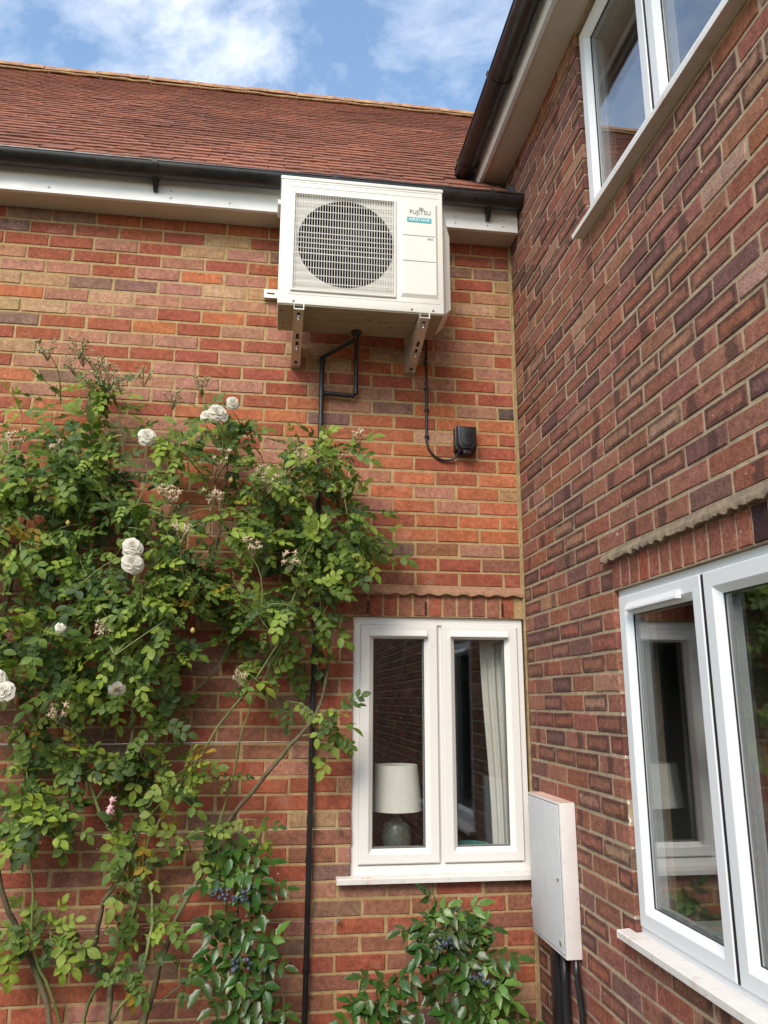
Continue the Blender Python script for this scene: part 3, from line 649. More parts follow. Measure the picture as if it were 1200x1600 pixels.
# ------------------------------------------------------------------ air conditioner
AX0, AX1, AY0, AY1, AZ0, AZ1 = -1.292, -.490, -.44, -.165, 3.488, 4.172
ac = thing('air_conditioner', 'cream outdoor air conditioner unit on wall brackets under the eaves', 'air conditioner', (-.89, -.30, AZ0))
GX0, GX1, GZ0, GZ1 = -1.228, -.732, 3.562, 4.082; FC = (-.972, 3.83); FR = .236
b = MB()      # case: sides, top, base, back as a box with a front plate that has a round opening
K = 48; zf = AY0
circ = [(FC[0]+FR*math.cos(2*math.pi*i/K), FC[1]+FR*math.sin(2*math.pi*i/K)) for i in range(K)]
def plate(x0, x1, z0, z1, y, mb):            # rectangle with circular hole
    rect = []
    for cx, cz in circ:
        dx_, dz_ = cx-FC[0], cz-FC[1]
        t = min((x1-FC[0])/dx_ if dx_ > 1e-6 else 9e9, (x0-FC[0])/dx_ if dx_ < -1e-6 else 9e9, (z1-FC[1])/dz_ if dz_ > 1e-6 else 9e9, (z0-FC[1])/dz_ if dz_ < -1e-6 else 9e9)
        rect.append((FC[0]+dx_*t, FC[1]+dz_*t))
    mb.add([(x, y, z) for x, z in circ]+[(x, y, z) for x, z in rect], [(i, (i+1) % K, K+(i+1) % K, K+i) for i in range(K)])
    for cx, cz in ((x0, z0), (x1, z0), (x1, z1), (x0, z1)):
        d = sorted(range(K), key=lambda i: (rect[i][0]-cx)**2+(rect[i][1]-cz)**2)[:2]
        mb.add([(cx, y, cz), (rect[d[0]][0], y, rect[d[0]][1]), (rect[d[1]][0], y, rect[d[1]][1])], [(0, 1, 2)])
pl = MB(); plate(GX0+.002, GX1-.002, GZ0+.002, GZ1-.002, AY0+.010, pl)
part('fan_plate', pl, 'ac', ac)
case = MB(); case.box(AX0, AX1, AY0+.0, AY1, AZ0, AZ1)
# cut the grille recess: rebuild front face as frame around grille area
case.f = [f for f in case.f if f != (0, 1, 5, 4)]
o4 = [(AX0, AY0, AZ0), (AX1, AY0, AZ0), (AX1, AY0, AZ1), (AX0, AY0, AZ1)]; i4 = [(GX0, AY0, GZ0), (GX1, AY0, GZ0), (GX1, AY0, GZ1), (GX0, AY0, GZ1)]; j4 = [(x, AY0+.012, z) for x, y, z in i4]
case.add(o4+i4+j4, [(i, (i+1) % 4, 4+(i+1) % 4, 4+i) for i in range(4)]+[(4+i, 4+(i+1) % 4, 8+(i+1) % 4, 8+i) for i in range(4)])
part('case', case, 'ac', ac, 40, bevel=.007)
tp = MB(); tp.box(AX0-.004, AX1+.004, AY0-.004, AY1+.01, AZ1-.016, AZ1+.004); part('lid', tp, 'ac', ac, 40, bevel=.006)
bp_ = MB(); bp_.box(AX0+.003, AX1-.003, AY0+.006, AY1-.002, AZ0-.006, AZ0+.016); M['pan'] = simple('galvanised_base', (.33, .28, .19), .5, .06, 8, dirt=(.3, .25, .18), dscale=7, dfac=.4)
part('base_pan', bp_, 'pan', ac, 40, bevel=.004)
# pressed ribs and a rim under the base
rb = MB()
rb.box(AX0+.18, AX0+.52, AY0+.055, AY0+.085, AZ0-.011, AZ0-.004); rb.box(AX0+.25, AX0+.42, AY0+.13, AY0+.165, AZ0-.010, AZ0-.004); rb.box(AX0+.50, AX0+.70, AY0+.11, AY0+.15, AZ0-.011, AZ0-.004); rb.box(AX0+.16, AX0+.20, AY0+.13, AY0+.17, AZ0-.010, AZ0-.004)
part('base_rib', rb, 'pan', ac, bevel=.002)
hl = MB()
for x, y in ((AX0+.44, .09), (AX0+.455, .092), (AX0+.555, .155), (AX0+.57, .152), (AX0+.02, .06), (AX0+.03, .19)): hl.lathe([(.006, 0), (.0001, 0)], (x, AY0+y, AZ0-.0115 if x > AX0+.1 else AZ0-.0068), 8)
part('drain_holes', hl, 'gasket_and_gap', ac)
cav = MB(); cav.lathe([(FR, AY0+.010), (FR-.006, AY0+.02), (FR-.008, AY0+.12)], (FC[0], 0, FC[1]), K, 'y'); part('fan_ring', cav, 'ac_shadow', ac, True)
cav = MB(); cav.lathe([(FR-.008, AY0+.12), (.0005, AY0+.12)], (FC[0], 0, FC[1]), K, 'y'); part('fan_cavity', cav, 'ac_shadow', ac)
fan = MB(); fan.lathe([(.0005, AY0+.035), (.035, AY0+.036), (.06, AY0+.045), (.065, AY0+.09)], (FC[0], 0, FC[1]), 24, 'y')
for q in range(3):
    a0 = q*2*math.pi/3+.4; vs = []
    for i in range(9):
        for j in range(9):
            r_ = .06+.165*j/8; an = a0+(i/8)*1.55+.35*(j/8); vs.append((FC[0]+r_*math.cos(an), AY0+.045+.06*i/8, FC[1]+r_*math.sin(an)))
    fan.add(vs, [(i*9+j, i*9+j+1, (i+1)*9+j+1, (i+1)*9+j) for i in range(8) for j in range(8)])
part('fan', fan, 'fan', ac, True)
n_ = MB(); n_.ball((FC[0]+.002, AY0+.030, FC[1]-.012), .007); part('hub_nut', n_, 'bolt', ac, True)
gr = MB(); nb = 38; th = .0024
for i in range(nb):
    x = GX0+.012+(GX1-GX0-.024)*i/(nb-1); gr.box(x-th/2, x+th/2, AY0-.006, AY0+.001, GZ0+.008, GZ1-.006)
hz = [GZ0+.008+(GZ1-GZ0-.014)*t for t in (0, .065, .145, .225, .30, .375, .43, .485, .54, .595, .67, .75, .83, .91, 1)]
for i, z in enumerate(hz):
    t2 = .0019 if i % 5 else .0030; gr.box(GX0+.004, GX1-.004, AY0-.0045, AY0+.0015, z-t2/2, z+t2/2)
part('grille', gr, 'ac', ac)
part('grille_frame', frame(GX0-.006, GX1+.006, GZ0-.008, GZ1+.006, [(0, .438), (0, .446), (.004, .449), (.010, .449), (.012, .440), (.012, .438)], mapA), 'ac', ac)
# service panel at the right with recesses
SX0, SX1, SZ0, SZ1 = -.706, -.516, 3.562, 4.086
sp = MB(); bvl = .012
o4 = [(SX0, SZ0), (SX1, SZ0), (SX1, SZ1), (SX0, SZ1)]; i4 = [(SX0+bvl, SZ0+bvl*1.6), (SX1-bvl, SZ0+bvl*1.6), (SX1-bvl, SZ1-bvl), (SX0+bvl, SZ1-bvl)]
sp.add([(x, AY0+.001, z) for x, z in o4]+[(x, AY0-.009, z) for x, z in i4], [(i, (i+1) % 4, 4+(i+1) % 4, 4+i) for i in range(4)]+[(4, 5, 6, 7)])
part('service_panel', sp, 'ac', ac, bevel=.001)
gv = MB()
for z in (3.898, 3.758): gv.box(-.692, -.532, AY0-.0098, AY0-.008, z-.0013, z+.0013)
part('panel_groove', gv, 'print', ac)
M['groove'] = simple('groove', (.42, .40, .36), .6)
for z in (AZ1-.026, AZ1-.052, AZ0+.050):
    gv = MB(); gv.box(AX0+.05, AX1-.02, AY0-.0008, AY0+.002, z-.001, z+.001); part('case_groove', gv, 'groove', ac)
sc_ = MB()
for x in (AX0+.075, -.62-.03, AX1-.055): sc_.lathe([(.005, 0), (.005, -.003), (.0005, -.004)], (x, AY0, AZ0+.014), 8, 'y')
part('case_screw', sc_, 'print', ac)
cv = MB(); pf = [(AY0+.03, 4.06), (AY1-.005, 4.06), (AY1-.005, 3.50), (AY0+.03, 3.50)]
XA, XB = AX1+.001, AX1+.052
q0 = [(XA, AY0+.055, 4.13), (XA, AY1, 4.13), (XA, AY1, 3.50), (XA, AY0+.055, 3.50)]; q1 = [(XB, AY0+.075, 3.96), (XB, AY1, 3.96), (XB, AY1, 3.555), (XB, AY0+.075, 3.555)]
cv.add(q0+q1, [(0, 1, 2, 3), (4, 5, 6, 7)]+[(i, (i+1) % 4, 4+(i+1) % 4, 4+i) for i in range(4)]); part('valve_cover', cv, 'ac', ac, 40, bevel=.008)
hd = MB(); hd.box(AX1-.002, AX1+.012, AY0+.07, AY0+.17, 4.09, 4.12); part('handle', hd, 'ac', ac, bevel=.004)
hd = MB(); hd.box(AX0-.016, AX0+.002, AY0+.05, AY0+.17, 4.05, 4.075); part('handle', hd, 'ac', ac, bevel=.004)
def text(body, size, x, z, y, mat, parent, name, width=None, sx=1):
    c = bpy.data.curves.new(name, 'FONT'); c.body = body; c.size = size; c.extrude = .0004; c.align_x = 'CENTER'; c.align_y = 'CENTER'
    t = bpy.data.objects.new(name+'_tmp', c); COL.objects.link(t); bpy.context.view_layer.update()
    me = bpy.data.meshes.new_from_object(t.evaluated_get(bpy.context.evaluated_depsgraph_get())); COL.objects.unlink(t); bpy.data.objects.remove(t)
    xs = [v.co.x for v in me.vertices]; k = (width/(max(xs)-min(xs))) if width else 1; cx = (max(xs)+min(xs))/2
    for v in me.vertices: v.co = ((v.co.x-cx)*k+x, y-v.co.z, v.co.y+z)
    me.materials.clear(); me.materials.append(M[mat]); return link(name, me, parent)
PY = AY0-.0095
text('FUJITSU', .034, -.606, 4.028, PY-.0006, 'print', ac, 'logo_lettering', .104)
inf = MB(); inf.tube([(-.603+.0105*math.cos(t)/(1+math.sin(t)**2)+.002, PY-.0006, 4.050+.016*math.sin(t)*math.cos(t)/(1+math.sin(t)**2)) for t in [2*math.pi*i/36 for i in range(37)]], .0011, 5); part('logo_mark', inf, 'print', ac)
bd = MB(); bd.box(-.672, -.550, PY-.0012, PY+.001, 3.972, 3.999); part('badge', bd, 'teal', ac)
text('AIRSTAGE', .024, -.611, 3.9855, PY-.0018, 'whiteprint', ac, 'badge_lettering', .105)
text('R32', .012, -.556, 3.882, PY-.0006, 'print', ac, 'refrigerant_lettering', .026)

# ------------------------------------------------------------------ its brackets
br = thing('wall_bracket', 'galvanised steel bracket with two slotted arms and a rail carrying the air conditioner', 'bracket', (-.89, 0, 3.36))
for xc in (-1.190, -.588):
    w = .024; a = MB(); t = .003
    # tapered channel: web is the sloping underside, two flanges stand up from it
    fy, by = -.455, -.004
    for sx in (-1, 1):
        x0 = xc+sx*w; x1 = x0-sx*t
        P = [(fy, 3.481), (by, 3.481), (by, 3.352), (by-.05, 3.352), (fy, 3.452)]
        a.add([(x, y, z) for x in (x0, x1) for y, z in P], [tuple(range(5)), tuple(range(5, 10))]+[(i, (i+1) % 5, 5+(i+1) % 5, 5+i) for i in range(5)])
    arm = part('arm', a, 'galv', br, bevel=.0006)
    wb = MB()
    P = [(fy+.002, 3.4545), (by-.05, 3.3545), (by-.05, 3.3585), (fy+.002, 3.4585)]
    wb.add([(x, y, z) for x in (xc-w+t, xc+w-t) for y, z in P], [tuple(range(4)), tuple(range(4, 8))]+[(i, (i+1) % 4, 4+(i+1) % 4, 4+i) for i in range(4)])
    wb.box(xc-w+t, xc+w-t, by-.05, by-.004, 3.352, 3.357); part('web', wb, 'galv', arm)
    sl = MB()
    for f_, ln_ in ((.10, .03), (.47, .036), (.60, .026), (.96, .02)):
        y = fy+(by-.05-fy)*f_; z = 3.4535-.1*f_
        sl.box(xc-.007, xc+.007, y-ln_/2, y+ln_/2, 0, .001); base_i = len(sl.v)-8
        for k_ in range(8): q = sl.v[base_i+k_]; sl.v[base_i+k_] = (q[0], q[1], q[2] + 3.4535-.1*((q[1]-fy-.002)/(by-.05-fy-.002)) - .0002)
    part('slot', sl, 'gasket_and_gap', arm)
    bo = MB()
    for y in (fy+.045, fy+.26):
        z = 3.4535-.1*((y-fy)/(by-.05-fy)); bo.tube([(xc, y, z+.03), (xc, y, z-.022)], .004, 8); bo.lathe([(.0005, 0), (.0095, 0), (.0095, -.007), (.0005, -.007)], (xc, y, z), 6)
    part('bolt', bo, 'bolt', arm)
    po = MB(); po.box(xc-w, xc+w, -.004, -.0005, 3.352, 3.95); part('post', po, 'galv', br)
rl = MB(); rl.box(-1.366, -.46, -.030, -.0025, 3.733, 3.783); part('rail', rl, 'galv', br, bevel=.002)
sl = MB(); sl.box(-1.352, -1.312, -.0312, -.029, 3.754, 3.763); part('slot', sl, 'gasket_and_gap', br)

# ------------------------------------------------------------------ drain pipe, cable, switch
dp = thing('drain_pipe', 'thin black condensate drain pipe running down the red wall from the unit', 'pipe', (-1.06, -.04, 0))
p_ = MB(); p_.tube([(-1.052, -.036, 3.402), (-1.06, -.036, 1.6), (-1.064, -.036, .02)], .0125, 14); part('downpipe', p_, 'black', dp, 40)
p_ = MB(); p_.lathe([(.0005, .01), (.027, .01), (.027, -.008), (.016, -.018), (.014, -.04), (.0005, -.04)], (-.893, -.205, 3.482), 18); part('drain_elbow', p_, 'black', dp, 40)
p_ = MB(); p_.tube([(-.893, -.205, 3.455), (-.90, -.19, 3.448), (-1.052, -.042, 3.408), (-1.052, -.036, 3.395)], .0115, 12); part('branch_pipe', p_, 'black', dp, 40)
p_ = MB(); p_.tube([(-.888, -.19, 3.46), (-.878, -.055, 3.42), (-.876, -.036, 3.40), (-.874, -.036, 3.216), (-.886, -.036, 3.205), (-1.05, -.036, 3.212)], .0115, 12); part('loop_pipe', p_, 'black', dp, 40)
for z, h in ((3.395, .03), (3.212, .036), (1.44, .03), (1.14, .03), (.975, .03), (.53, .03), (2.2, .03), (2.86, .03)):
    p_ = MB(); x = -1.052-.012*(3.4-z)/3.4; p_.tube([(x, -.036, z-h/2), (x, -.036, z+h/2)], .0155, 14); p_.box(x-.010, x+.010, -.036, -.001, z-.008, z+.008); part('pipe_socket', p_, 'black', dp, 40)
cb = thing('power_cable', 'thin black cable clipped to the wall, dropping from the unit to the isolator switch', 'cable', (-.497, -.01, 2.88))
pts = [(-.494, -.012, 3.62), (-.495, -.010, 3.45), (-.497, -.009, 3.2), (-.499, -.009, 3.03)]
pts += [(-.497, -.009, 2.98), (-.482, -.010, 2.935), (-.452, -.011, 2.902), (-.415, -.013, 2.886), (-.378, -.016, 2.886), (-.350, -.022, 2.900), (-.334, -.030, 2.922), (-.330, -.034, 2.945)]
pts = smooth_poly([Vector(p) for p in pts], .015)
c_ = MB(); c_.tube(pts, .0062, 8); part('cable', c_, 'black', cb, True)
for z in (3.42, 3.28, 3.16, 3.012):
    c_ = MB(); c_.box(-.509, -.485, -.019, -.001, z-.006, z+.006); part('clip', c_, 'black', cb, bevel=.003)
sw = thing('isolator_switch', 'black weatherproof isolator switch box on the red wall right of the cable', 'switch', (-.30, 0, 2.915))
s_ = MB(); s_.box(-.357, -.243, -.06, -.001, 2.93, 3.06); part('back_box', s_, 'black', sw, 40, bevel=.012)
s_ = MB(); P = [(-.350, 3.055), (-.250, 3.055), (-.250, 2.955), (-.268, 2.928), (-.332, 2.928), (-.350, 2.955)]
s_.add([(x, -.058, z) for x, z in P]+[(-.30+(x+.30)*.93, -.086, 2.99+(z-2.99)*.93) for x, z in P], [tuple(range(6)), tuple(range(6, 12))]+[(i, (i+1) % 6, 6+(i+1) % 6, 6+i) for i in range(6)]); cvr = part('cover', s_, 'black', sw, 40, bevel=.006)
s_ = MB(); P = [(-.330, 3.045), (-.270, 3.045), (-.270, 2.965), (-.283, 2.945), (-.317, 2.945), (-.330, 2.965)]
s_.add([(x, -.084, z) for x, z in P]+[(-.30+(x+.30)*.95, -.091, 2.99+(z-2.99)*.95) for x, z in P], [tuple(range(6)), tuple(range(6, 12))]+[(i, (i+1) % 6, 6+(i+1) % 6, 6+i) for i in range(6)]); part('front_panel', s_, 'black', cvr, 40, bevel=.002)
s_ = MB(); s_.box(-.318, -.276, -.075, -.02, 2.908, 2.934); part('latch', s_, 'black', sw, 40, bevel=.004)
s_ = MB(); s_.lathe([(.009, 0), (.011, .004), (.011, .018), (.008, .02)], (-.330, -.035, 2.915), 12); part('gland', s_, 'black', sw, 40)

# ------------------------------------------------------------------ meter box and its ducts
mbx = thing('meter_box', 'white wall mounted meter box with grey door on the brown wall near the corner', 'meter box', (-.03, -.34, .68))
U0, U1, Z0, Z1, D = .138, .548, .676, 1.262, .066
s_ = boxm(U0, U1, .0, D, Z0, Z1, mapB); part('body', s_, 'box', mbx, 40, bevel=.004)
s_ = MB(); s_.add([mapB(*p) for p in [(U0+.002, .002, Z1+.0006), (U1-.002, .002, Z1+.0006), (U1-.002, D-.003, Z1+.0006), (U0+.002, D-.003, Z1+.0006)]], [(0, 1, 2, 3)]); part('stained_top', s_, 'pinkdust', mbx)
dr = part('door', boxm(U0+.010, U1-.016, D-.004, D+.0035, Z0+.016, Z1-.012, mapB), 'door', mbx, 40, bevel=.002)
part('door_gap', frame(U0+.007, U1-.013, Z0+.013, Z1-.009, [(0, D), (0, D+.0006), (.0035, D+.0006), (.0035, D)], mapB), 'gasket_and_gap', mbx)
for z in (Z0+.05, Z0+.29):
    s_ = MB(); s_.lathe([(.010, 0), (.010, .0045), (.0005, .006)], (0, 0, 0), 12, 'z'); s_.v = [mapB(U1-.045+a, D+.003+h, z+b_) for a, b_, h in s_.v]; part('lock', s_, 'bolt', dr)
for z in (Z0+.10, Z1-.09):
    part('hinge', boxm(U0-.006, U0+.006, D-.012, D+.001, z, z+.035, mapB), 'box', mbx)
cd_ = thing('cable_duct', 'black flat duct rising from the ground into the meter box', 'duct', (-.03, -.33, 0))
s_ = boxm(.285, .365, .004, .045, .0, Z0+.005, mapB); part('duct_cover', s_, 'black', cd_, 40, bevel=.006)
cc = MB(); cc.tube([mapB(.42, .026, 0), mapB(.415, .026, .3), mapB(.405, .024, .55), mapB(.40, .022, Z0+.01)], .017, 10); cc_ = part('service_cable', cc, 'black', cd_, True)
pp = MB(); pp.tube([mapB(.585, .02, 0), mapB(.58, .02, .25), mapB(.562, .02, .5), mapB(.535, .022, .62), mapB(.53, .024, Z0+.012)], .0125, 10)
o = link('earth_pipe', tomesh('earth_pipe', pp, M['black'], True)); o['label'] = 'thin black pipe entering the near bottom corner of the meter box'; o['category'] = 'pipe'

# ------------------------------------------------------------------ training wires
for z, lab in ((1.48, 'highest'), (1.10, 'middle'), (.72, 'lowest')):
    t = thing('training_wire', 'thin steel training wire across the red wall, %s of the three behind the rose' % lab, 'wire', (-.93, -.02, z), 'training wires')
    w_ = MB(); w_.tube([(-.93-.2*i, -.034-.002*math.sin(i), z+.004*math.sin(i*.8)) for i in range(13)], .0013, 5); part('wire', w_, 'wire', t)
    w_ = MB(); w_.tube([(-.925, .0, z), (-.925, -.03, z)], .004, 6); w_.lathe([(.010, -.003), (.010, .003), (.005, .003), (.005, -.003), (.010, -.003)], (-.925, -.036, z), 12); part('vine_eye', w_, 'wire', t)

# ------------------------------------------------------------------ climbing rose
rr = random.Random(21)
rose = thing('climbing_rose', 'climbing rose with white blooms trained over the left of the red wall', 'rose', (-1.85, -.12, 0))
CANES = [
 ([(-1.78, .0), (-1.72, .38), (-1.63, .74), (-1.52, .95), (-1.48, 1.06), (-1.37, 1.22), (-1.2, 1.43), (-1.03, 1.65), (-.98, 2.0), (-.95, 2.31), (-.97, 2.7)], .013, 'cane'),
 ([(-1.84, .0), (-1.86, .39), (-1.87, .53), (-1.96, .65), (-1.94, .7), (-1.91, .86), (-1.84, .98), (-1.77, 1.25), (-1.74, 1.65), (-1.63, 2.08), (-1.53, 2.39), (-1.5, 2.8)], .012, 'cane'),
 ([(-2.0, .0), (-2.09, .4), (-2.15, .54), (-2.25, .74), (-2.32, .92), (-2.4, 1.26), (-2.45, 1.92), (-2.4, 2.6)], .013, 'cane'),
 ([(-1.9, .0), (-1.97, .39), (-1.86, .62), (-1.78, .94), (-1.98, 1.25), (-2.1, 1.65), (-2.12, 2.22), (-2.15, 2.77), (-2.17, 3.09)], .009, 'cane_g'),
 ([(-2.02, .0), (-2.07, .4), (-2.18, .68), (-2.19, .87), (-2.25, 1.13), (-2.3, 1.5)], .0075, 'cane_g'),
 ([(-1.83, .0), (-1.85, .39), (-1.75, .55), (-1.71, .76), (-1.73, .86), (-1.77, 1.04), (-1.51, 1.51), (-1.24, 1.91), (-1.11, 2.4), (-1.06, 2.75)], .008, 'cane_g'),
 ([(-1.80, .05), (-1.75, .38), (-1.59, .52), (-1.44, .63)], .005, 'cane'),
 ([(-1.98, 1.25), (-1.85, 1.5), (-1.9, 1.9), (-1.95, 2.3), (-1.98, 2.7), (-2.02, 3.0)], .006, 'cane_g'),
 ([(-1.74, 1.65), (-1.55, 1.75), (-1.4, 2.05), (-1.33, 2.4), (-1.36, 2.7)], .006, 'cane'),
 ([(-1.77, 1.25), (-2.0, 1.45), (-2.2, 1.7), (-2.3, 2.1)], .007, 'cane'),
 ([(-1.52, .95), (-1.42, 1.3), (-1.36, 1.6), (-1.2, 1.95)], .006, 'cane_g'),
]
nodes = []
for ci, (pts, r_, mt) in enumerate(CANES):
    P = [Vector((x, -.07-.05*math.sin(i*1.3+ci)-.012*(ci % 3)-.04, z)) for i, (x, z) in enumerate(pts)]
    S = smooth_poly(P, .05); S = [p+Vector((rr.uniform(-.004, .004), rr.uniform(-.004, .004), 0)) for p in S]
    c_ = MB(); c_.tube(S, [r_*(1-.55*i/len(S))*rr.uniform(.94, 1.08) for i in range(len(S))], 8); part('cane', c_, mt, rose, True)
    nodes += [(p, 0) for p in S[5:]]
BL = [(-2.34, 2.73, 0.22, 0.15, 16), (-2.1, 2.8, 0.24, 0.18, 16), (-2.31, 2.43, 0.24, 0.18, 27), (-1.99, 2.53, 0.27, 0.18, 20), (-2.25, 2.12, 0.27, 0.21, 29), (-1.93, 2.12, 0.27, 0.24, 23), (-2.25, 1.84, 0.24, 0.15, 18), (-1.93, 1.81, 0.24, 0.18, 18), (-1.68, 2.04, 0.18, 0.18, 12), (-1.63, 2.3, 0.21, 0.15, 15), (-1.58, 2.83, 0.27, 0.18, 15), (-1.36, 2.65, 0.21, 0.18, 12), (-1.17, 2.75, 0.18, 0.15, 8), (-1.02, 2.73, 0.15, 0.15, 11), (-0.98, 2.38, 0.18, 0.21, 16), (-1.16, 2.38, 0.18, 0.21, 13), (-1.35, 2.34, 0.18, 0.15, 8), (-1.15, 2.05, 0.21, 0.18, 11), (-1.39, 2.05, 0.18, 0.18, 6), (-0.75, 2.61, 0.07, 0.12, 1), (-0.75, 2.36, 0.06, 0.12, 1), (-1.27, 1.76, 0.18, 0.15, 6), (-2.23, 3.05, 0.18, 0.15, 4), (-2.1, 3.12, 0.12, 0.15, 3), (-2.44, 3.07, 0.09, 0.15, 1), (-2.21, 1.42, 0.21, 0.18, 12), (-1.98, 1.42, 0.21, 0.18, 7), (-1.77, 1.49, 0.21, 0.21, 7), (-1.58, 1.39, 0.18, 0.21, 4), (-2.18, 1.14, 0.18, 0.12, 8), (-1.83, 1.21, 0.18, 0.15, 3), (-1.56, 1.1, 0.12, 0.12, 3), (-1.3, 1.25, 0.09, 0.09, 1), (-1.69, 1.03, 0.15, 0.12, 3), (-1.83, 0.82, 0.1, 0.09, 1), (-1.69, 0.69, 0.18, 0.12, 4), (-2.02, 0.7, 0.12, 0.12, 3), (-2.23, 0.67, 0.09, 0.18, 3), (-1.56, 0.59, 0.06, 0.06, 1), (-0.98, 1.57, 0.13, 0.07, 3), (-1.62, 3.08, 0.09, 0.06, 1), (-1.76, 3.01, 0.06, 0.06, 0)]
BL += [(-2.75, 2.4, .2, .5, 20), (-2.7, 1.7, .2, .4, 14)]
targets = []
for x, z, rx_, rz_, n in BL:
    deep = .36 if z > 1.6 and n >= 9 else .2
    for i in range(n):
        while True:
            a, b_ = rr.uniform(-1, 1), rr.uniform(-1, 1)
            if a*a+b_*b_ < 1: break
        targets.append(Vector((x+a*rx_, -.06-rr.random()**.8*deep, z+b_*rz_)))
FLOWERS = [(-1.83, -.36, 2.83, .046, 0), (-1.535, -.36, 2.955, .052, 0), (-1.59, -.34, 2.94, .036, 0), (-1.47, -.36, 3.0, .034, 0), (-1.85, -.38, 2.33, .050, 0), (-1.845, -.39, 2.26, .052, 0), (-2.335, -.40, 1.765, .060, 0), (-2.29, -.42, 1.735, .046, 0), (-1.87, -.38, 1.74, .040, 1), (-2.12, -.36, 1.99, .026, 0)]
SPENT = [(-1.74, 2.58), (-1.71, 2.56), (-1.67, 2.41), (-1.33, 2.68), (-1.3, 2.65), (-1.55, 2.56), (-1.51, 2.56), (-1.19, 2.3), (-1.39, 1.8), (-1.36, 2.35), (-2.42, 2.78), (-2.21, 2.76), (-2.11, 1.65), (-.89, 2.88), (-1.16, 2.78), (-1.51, 2.75), (-2.38, 2.8), (-1.95, 1.98)]
HIPS = [(-2.34, 3.26), (-2.2, 3.28), (-2.18, 3.24), (-2.21, 3.19), (-2.11, 3.2), (-2.06, 3.17), (-2.0, 3.12), (-1.9, 3.16), (-1.63, 3.12), (-1.76, 3.05), (-2.13, 3.12)]
tg = [(t, 'l') for t in targets] + [(Vector(f[:3])-Vector((0, .065, .065)), 'f') for f in FLOWERS] + [(Vector((x, -.385, z-.07)), 's') for x, z in SPENT] + [(Vector((x, -.27, z-.02)), 's') for x, z in HIPS]
tg.sort(key=lambda t: t[0].z)
tw = MB(); twigs = []
for T, kind in tg:
    best = min(nodes, key=lambda q: (q[0]-T).length + (1.6*max(0, q[0].z-T.z+.02)) + (.15 if q[1] > 3 else 0))
    A = best[0]; dd = T-A; ln = dd.length
    sag = Vector((rr.uniform(-.25, .25)*ln, -.12*ln, .16*ln))
    n = max(3, int(ln/.045)); P = [A+dd*(i/n)+sag*math.sin(math.pi*i/n)*.6 for i in range(n+1)]
    tw.tube(P, [.0034-.0018*i/n for i in range(n+1)], 5, False)
    if kind == 'l':
        twigs.append(P)
        for p in P[1:]: nodes.append((p, best[1]+1))
part('twigs', tw, 'cane_g', rose, True, kind='stuff')

def leaflet(mb, base, d, nrm, ln, wd, fold, curl):
    d = d.normalized(); s = d.cross(nrm).normalized(); nn = s.cross(d)
    secs = [(0, .0), (.22, .72), (.5, 1.0), (.76, .72), (1.0, .0)]
    vs = []; o = len(mb.v)
    C = lambda t: base + d*ln*t - nn*curl*ln*t*t
    vs.append(C(0))
    for t, w in secs[1:-1]:
        c = C(t); vs += [c - s*wd*w + nn*fold*wd*w, c, c + s*wd*w + nn*fold*wd*w]
    vs.append(C(1.0))
    fs = [(0, 2, 1), (0, 3, 2), (1, 2, 5, 4), (2, 3, 6, 5), (4, 5, 8, 7), (5, 6, 9, 8), (7, 8, 10), (8, 9, 10)]
    mb.add(vs, fs)
def compound(rg, npair, ln, wd, spread=.62, droop=.35, size=.13):
    """compound leaf in local space: grows along +X, upper side +Z"""
    mb = MB(); P = []
    for i in range(7): t = i/6; P.append(Vector((size*t, rg.uniform(-.003, .003), -droop*size*t*t)))
    mb.tube(P, .0012, 4, False)
    at = lambda t: P[min(6, int(t*6))].lerp(P[min(6, int(t*6)+1)], t*6-int(t*6))
    for j in range(npair):
        t = .36+.5*j/max(1, npair-1) if npair > 1 else .55
        for sg in (-1, 1):
            d = Vector((spread, sg*.8, rg.uniform(-.25, .15))); n_ = Vector((rg.uniform(-.2, .2), rg.uniform(-.2, .2), 1))
            leaflet(mb, at(t+rg.uniform(-.03, .03)), d, n_, ln*rg.uniform(.8, 1.08), wd*rg.uniform(.85, 1.1), rg.uniform(.1, .4), rg.uniform(.05, .3))
    leaflet(mb, P[6], Vector((1, rg.uniform(-.15, .15), -droop)), Vector((.3, 0, 1)), ln*1.15, wd*1.08, .2, rg.uniform(.1, .3))
    return mb
def leafmesh(mb, mat):
    me = bpy.data.meshes.new('leaf'); me.from_pydata(mb.v, [], mb.f); me.materials.append(mat); me.polygons.foreach_set('use_smooth', [True]*len(me.polygons)); me.update(); return me
lv = [compound(rr, rr.choice((2, 3, 3)), .043*s, .0138*s, size=.112*s) for s in (1.05, .9, 1.1, .75, 1.0, .85, .95, 1.15)]
lme = [leafmesh(b_, M['leaf']) for b_ in lv]
def leafcol(rg):
    t = rg.random()
    if t < .02: return (.36, .25, .035)
    k = rg.uniform(.85, 1.18)
    if t < .34: return (.208*k, .280*k, .044)
    if t < .74: return (.112*k, .176*k, .031)
    return (.052*k, .096*k, .021)
placed = []
